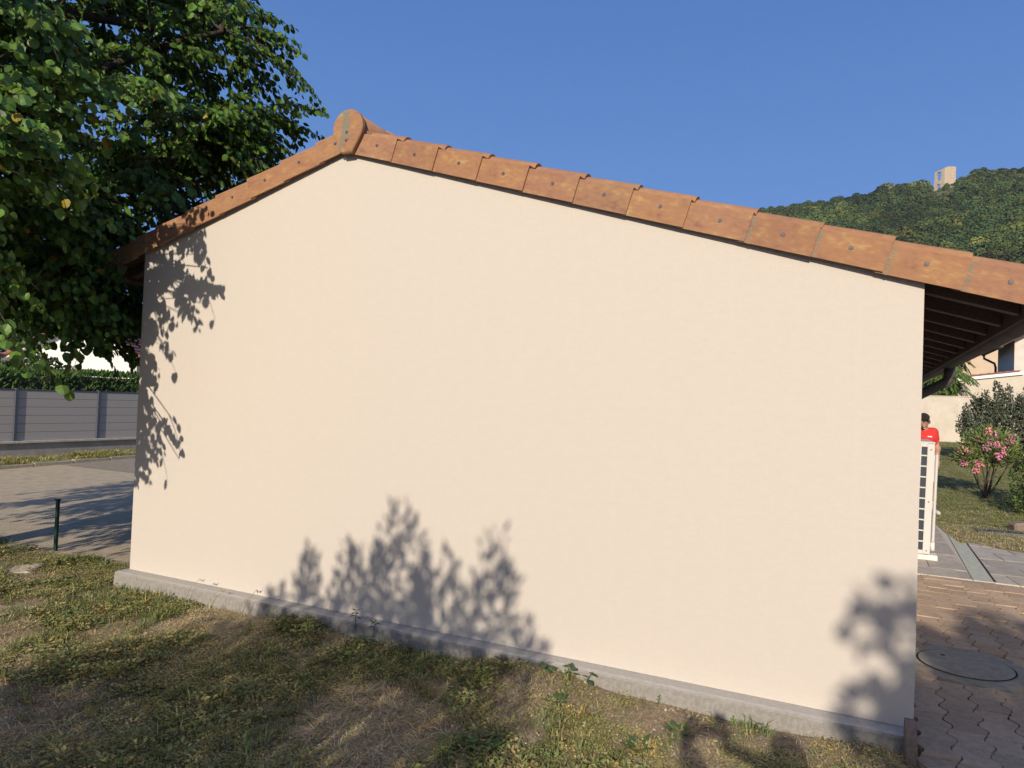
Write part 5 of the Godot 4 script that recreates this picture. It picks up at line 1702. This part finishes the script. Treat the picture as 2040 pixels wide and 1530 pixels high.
	for i in 9:                                    # a ragged fringe
		var x := -0.06 + 0.015 * i
		hair.append([Vector3(x, 0.178, 0.062 - x * x * 4.0), Vector3(x + 0.012, 0.135 + 0.018 * sin(i * 2.3), 0.094 - x * x * 7.0), 0.016, 0.005])
	piece(body_mesh(hair, 0.0045, 0.008), "hair", skinned(C(0.02, 0.015, 0.012), 0.9), head)
	var s := flat()
	for sg in [-1.0, 1.0]:
		cbox(s, Vector3(0.03 * sg, 0.112, 0.096), Vector3(0.03, 0.005, 0.005), 0.0015)
	part(s, "eyebrows", skinned(C(0.015, 0.012, 0.01)), head)
	s = smooth()
	for sg in [-1.0, 1.0]:
		tube(s, [Vector3(0.02 * sg, 0.09, 0.092), Vector3(0.03 * sg, 0.091, 0.0935), Vector3(0.04 * sg, 0.089, 0.089)], [0.001, 0.003, 0.001], 6)
	part(s, "eyes", skinned(C(0.03, 0.022, 0.02), 0.3), head)
	s = smooth()
	tube(s, [Vector3(-0.026, 0.035, 0.098), Vector3(-0.012, 0.027, 0.107), Vector3(0, 0.025, 0.109), Vector3(0.012, 0.027, 0.107), Vector3(0.026, 0.035, 0.098)], [0.002, 0.005, 0.006, 0.005, 0.002], 6)
	part(s, "teeth", skinned(C(0.7, 0.66, 0.6), 0.3), head)
	# clothes: the same bones, a little fuller, cut at neck, sleeve, waist and hem
	var shirt := []
	for b in torso + up_l + up_r:
		shirt.append([b[0], b[1], b[2] + 0.012, b[3] + 0.014])
	var red := mat(C(0.56, 0.035, 0.028), 0.85)
	var tee := piece(body_mesh(shirt, 0.011, 0.035, [[Vector3(0, -1, 0), -0.875], [Vector3(0, 1, 0.35).normalized(), 1.37], [Vector3(0.85, -0.5, 0).normalized(), -0.435], [Vector3(-0.85, -0.5, 0).normalized(), -0.435]]), "t_shirt", red, p)
	s = flat()
	for i in 4:
		cbox(s, Vector3(0.042 + 0.017 * i, 1.30, 0.126), Vector3(0.014, 0.022, 0.006), 0.002)
	part(s, "chest_print", mat(C(0.8, 0.78, 0.76), 0.8), tee)
	var shorts := []
	for b in [torso[0]] + legs:
		shorts.append([b[0], b[1], b[2] + 0.016, b[3] + 0.035])
	piece(body_mesh(shorts, 0.012, 0.03, [[Vector3(0, 1, 0), 0.99], [Vector3(0, -1, 0), -0.54]]), "shorts", mat(C(0.72, 0.70, 0.72), 0.85), p)
	for sg in [0, 1]:
		var an: Vector3 = [Vector3(0.15, 0.08, -0.02), Vector3(-0.1, 0.08, -0.03)][sg]
		var kn: Vector3 = [Vector3(0.137, 0.27, 0.0), Vector3(-0.1, 0.27, -0.02)][sg]
		var toe: Vector3 = [Vector3(0.22, 0.032, 0.11), Vector3(-0.12, 0.032, 0.12)][sg]
		piece(body_mesh([[an, an.lerp(kn, 0.6), 0.041, 0.051]], 0.009, 0.02), "sock", mat(C(0.7, 0.68, 0.65), 0.9), p)
		piece(body_mesh([[Vector3(an.x, 0.045, an.z - 0.03), toe, 0.045, 0.036], [Vector3(an.x, 0.06, an.z - 0.01), Vector3(an.x, 0.09, an.z - 0.01), 0.045, 0.043]], 0.009, 0.02, [[Vector3(0, -1, 0), 0.005]]), "shoe", mat(C(0.52, 0.49, 0.45), 0.7), p)

func build_photographer() -> void:
	# whoever holds the phone: standing behind it, both arms raised, in full sun
	var g := Vector3(0.2, lawn_y(0.2, 4.5), 4.5)
	var p := thing("person", "person in dark clothes raising a phone with both hands", "person", g, PI + 0.2)
	p.scale = Vector3(0.99, 0.99, 0.99)
	var skin := skinned(C(0.40, 0.24, 0.17))
	var ph := thing("phone", "dark phone held up in both hands", "phone", CAM + Vector3(0.435, -0.02, 0.9) * 0.035)
	ph.basis = Basis.from_euler(Vector3(0.0226, 0.4503, 0.0376))
	var s := flat()
	cbox(s, Vector3(0.02, 0, 0), Vector3(0.16, 0.075, 0.009), 0.003)
	part(s, "case", M.black, ph)
	s = flat()
	box(s, Vector3(0.02, 0, 0.0056), Vector3(0.15, 0.067, 0.001))
	part(s, "screen", M.acdark, ph)
	var inv := p.transform.affine_inverse()
	var wl: Vector3 = inv * (ph.transform * Vector3(-0.085, -0.06, 0.05))
	var wr: Vector3 = inv * (ph.transform * Vector3(0.125, -0.06, 0.05))
	if wl.x < wr.x:
		var q := wl
		wl = wr
		wr = q
	var torso := [[Vector3(-0.09, 0.95, 0), Vector3(0.09, 0.95, 0), 0.12, 0.12], [Vector3(0, 1.0, 0), Vector3(0, 1.22, 0), 0.13, 0.135], [Vector3(-0.09, 1.3, 0), Vector3(0.09, 1.3, 0), 0.115, 0.115], [Vector3(-0.15, 1.42, -0.01), Vector3(0.15, 1.42, -0.01), 0.065, 0.065]]
	var el := Vector3(0.40, 1.36, 0.16)
	var er := Vector3(-0.40, 1.36, 0.16)
	var upper := [[Vector3(0.19, 1.42, 0), el, 0.056, 0.047], [Vector3(-0.19, 1.42, 0), er, 0.056, 0.047]]
	var legs := [[Vector3(0.1, 0.9, 0), Vector3(0.12, 0.5, 0.02), 0.09, 0.062], [Vector3(0.12, 0.5, 0.02), Vector3(0.13, 0.09, -0.02), 0.058, 0.04], [Vector3(-0.1, 0.9, 0), Vector3(-0.12, 0.5, 0.02), 0.09, 0.062], [Vector3(-0.12, 0.5, 0.02), Vector3(-0.13, 0.09, -0.02), 0.058, 0.04], [Vector3(0.13, 0.05, -0.03), Vector3(0.15, 0.035, 0.13), 0.037, 0.03], [Vector3(-0.13, 0.05, -0.03), Vector3(-0.15, 0.035, 0.13), 0.037, 0.03]]
	var neck := [[Vector3(0, 1.42, 0), Vector3(0, 1.53, 0.02), 0.058, 0.055]]
	var body := piece(body_mesh(torso + upper + legs + neck + [[el, wl, 0.044, 0.03], [er, wr, 0.044, 0.03]], 0.015, 0.03), "body", skin, p)
	for q in [[wl, 1.0], [wr, -1.0]]:
		piece(body_mesh(hand_bones(q[0], Vector3(-0.2 * q[1], 0.9, 0.25).normalized(), Vector3(-q[1], 0, 0), Vector3(0, 0, 1)), 0.004, 0.006), "hand", skin, body)
	var head := piece(body_mesh([[Vector3(0, 1.63, 0.02), Vector3(0, 1.655, 0.03), 0.088, 0.086], [Vector3(0, 1.56, 0.06), Vector3(0, 1.58, 0.055), 0.046, 0.06], [Vector3(0, 1.61, 0.105), Vector3(0, 1.59, 0.122), 0.01, 0.014], [Vector3(0.085, 1.61, 0.02), Vector3(0.088, 1.585, 0.018), 0.015, 0.012], [Vector3(-0.085, 1.61, 0.02), Vector3(-0.088, 1.585, 0.018), 0.015, 0.012]], 0.007, 0.02), "head", skin, p)
	piece(body_mesh([[Vector3(0, 1.665, 0.0), Vector3(0, 1.68, 0.03), 0.092, 0.082], [Vector3(0, 1.6, -0.03), Vector3(0, 1.65, -0.02), 0.065, 0.08]], 0.008, 0.02), "hair", skinned(C(0.03, 0.02, 0.015)), head)
	var shirt := []
	for b in torso + upper + [[el, wl.lerp(el, 0.25), 0.044, 0.03], [er, wr.lerp(er, 0.25), 0.044, 0.03]]:
		shirt.append([b[0], b[1], b[2] + 0.018, b[3] + 0.03])
	piece(body_mesh(shirt, 0.014, 0.035, [[Vector3(0, -1, 0), -0.9], [Vector3(0, 1, 0), 1.85]]), "long_sleeved_top", mat(C(0.05, 0.055, 0.07), 0.9), p)
	var tr := []
	for b in [torso[0]] + legs.slice(0, 4):
		tr.append([b[0], b[1], b[2] + 0.016, b[3] + 0.018])
	piece(body_mesh(tr, 0.014, 0.03, [[Vector3(0, 1, 0), 1.0]]), "trousers", mat(C(0.04, 0.05, 0.08), 0.9), p)

# ------------------------------------------------------------------ the scene
func _ready() -> void:
	rng.seed = 20240611
	soil.seed = 11
	soil.frequency = 0.01
	soil.fractal_octaves = 3
	patchy.seed = 23
	patchy.frequency = 0.01
	patchy.fractal_octaves = 3

	var cam := Camera3D.new()
	put(cam, "camera", self)
	cam.position = CAM
	cam.basis = Basis.from_euler(Vector3(0.0226, 0.4503, 0.0376))
	cam.fov = 56.306
	cam.near = 0.03
	cam.far = 9000.0
	cam.current = true

	var sky := ProceduralSkyMaterial.new()
	sky.sky_top_color = C(0.05, 0.142, 0.41).linear_to_srgb()
	sky.sky_horizon_color = C(0.20, 0.40, 0.85).linear_to_srgb()
	sky.sky_curve = 0.3
	sky.ground_bottom_color = C(0.10, 0.09, 0.06).linear_to_srgb()
	sky.ground_horizon_color = C(0.20, 0.20, 0.20).linear_to_srgb()
	sky.sun_angle_max = 70.0
	sky.sun_curve = 0.32
	var sk := Sky.new()
	sk.sky_material = sky
	var env := Environment.new()
	env.background_mode = Environment.BG_SKY
	env.sky = sk
	env.tonemap_mode = Environment.TONE_MAPPER_LINEAR
	env.tonemap_exposure = 1.0
	env.fog_enabled = true
	env.fog_density = 0.00016
	env.fog_light_color = Color(0.80, 0.85, 0.93)
	env.sdfgi_enabled = true
	env.ssao_enabled = true
	env.ssil_enabled = true
	var we := WorldEnvironment.new()
	we.environment = env
	put(we, "world_environment", self)

	var sun := DirectionalLight3D.new()
	put(sun, "sun", self)
	sun.look_at_from_position(SUN * 50.0, Vector3.ZERO, Vector3.UP)
	sun.light_color = Color(1.0, 0.955, 0.885)
	sun.light_energy = 1.6
	sun.light_angular_distance = 0.53
	sun.shadow_enabled = true

	make_materials()
	M.drystem = mat(C(0.30, 0.22, 0.12), 0.9)
	M.broad = mat(C(0.045, 0.085, 0.025), 0.55)
	M.broad.backlight_enabled = true
	M.broad.backlight = C(0.22, 0.26, 0.06)
	M.twiggy = mat(C(0.095, 0.085, 0.045), 1.0)
	M.hillsoil = mat(C(0.10, 0.095, 0.05), 1.0)
	M.hillleaf = leafmat(0.8, C(0.2, 0.24, 0.06))
	build_ground()
	build_hill()
	build_house()
	build_paving()
	build_fence()
	build_left_houses()
	build_right_side()
	build_street_tree()
	build_shading_plants()
	build_heat_pump()
	build_person()
	build_photographer()
	build_ground_cover()
	build_weeds()
	print("built")
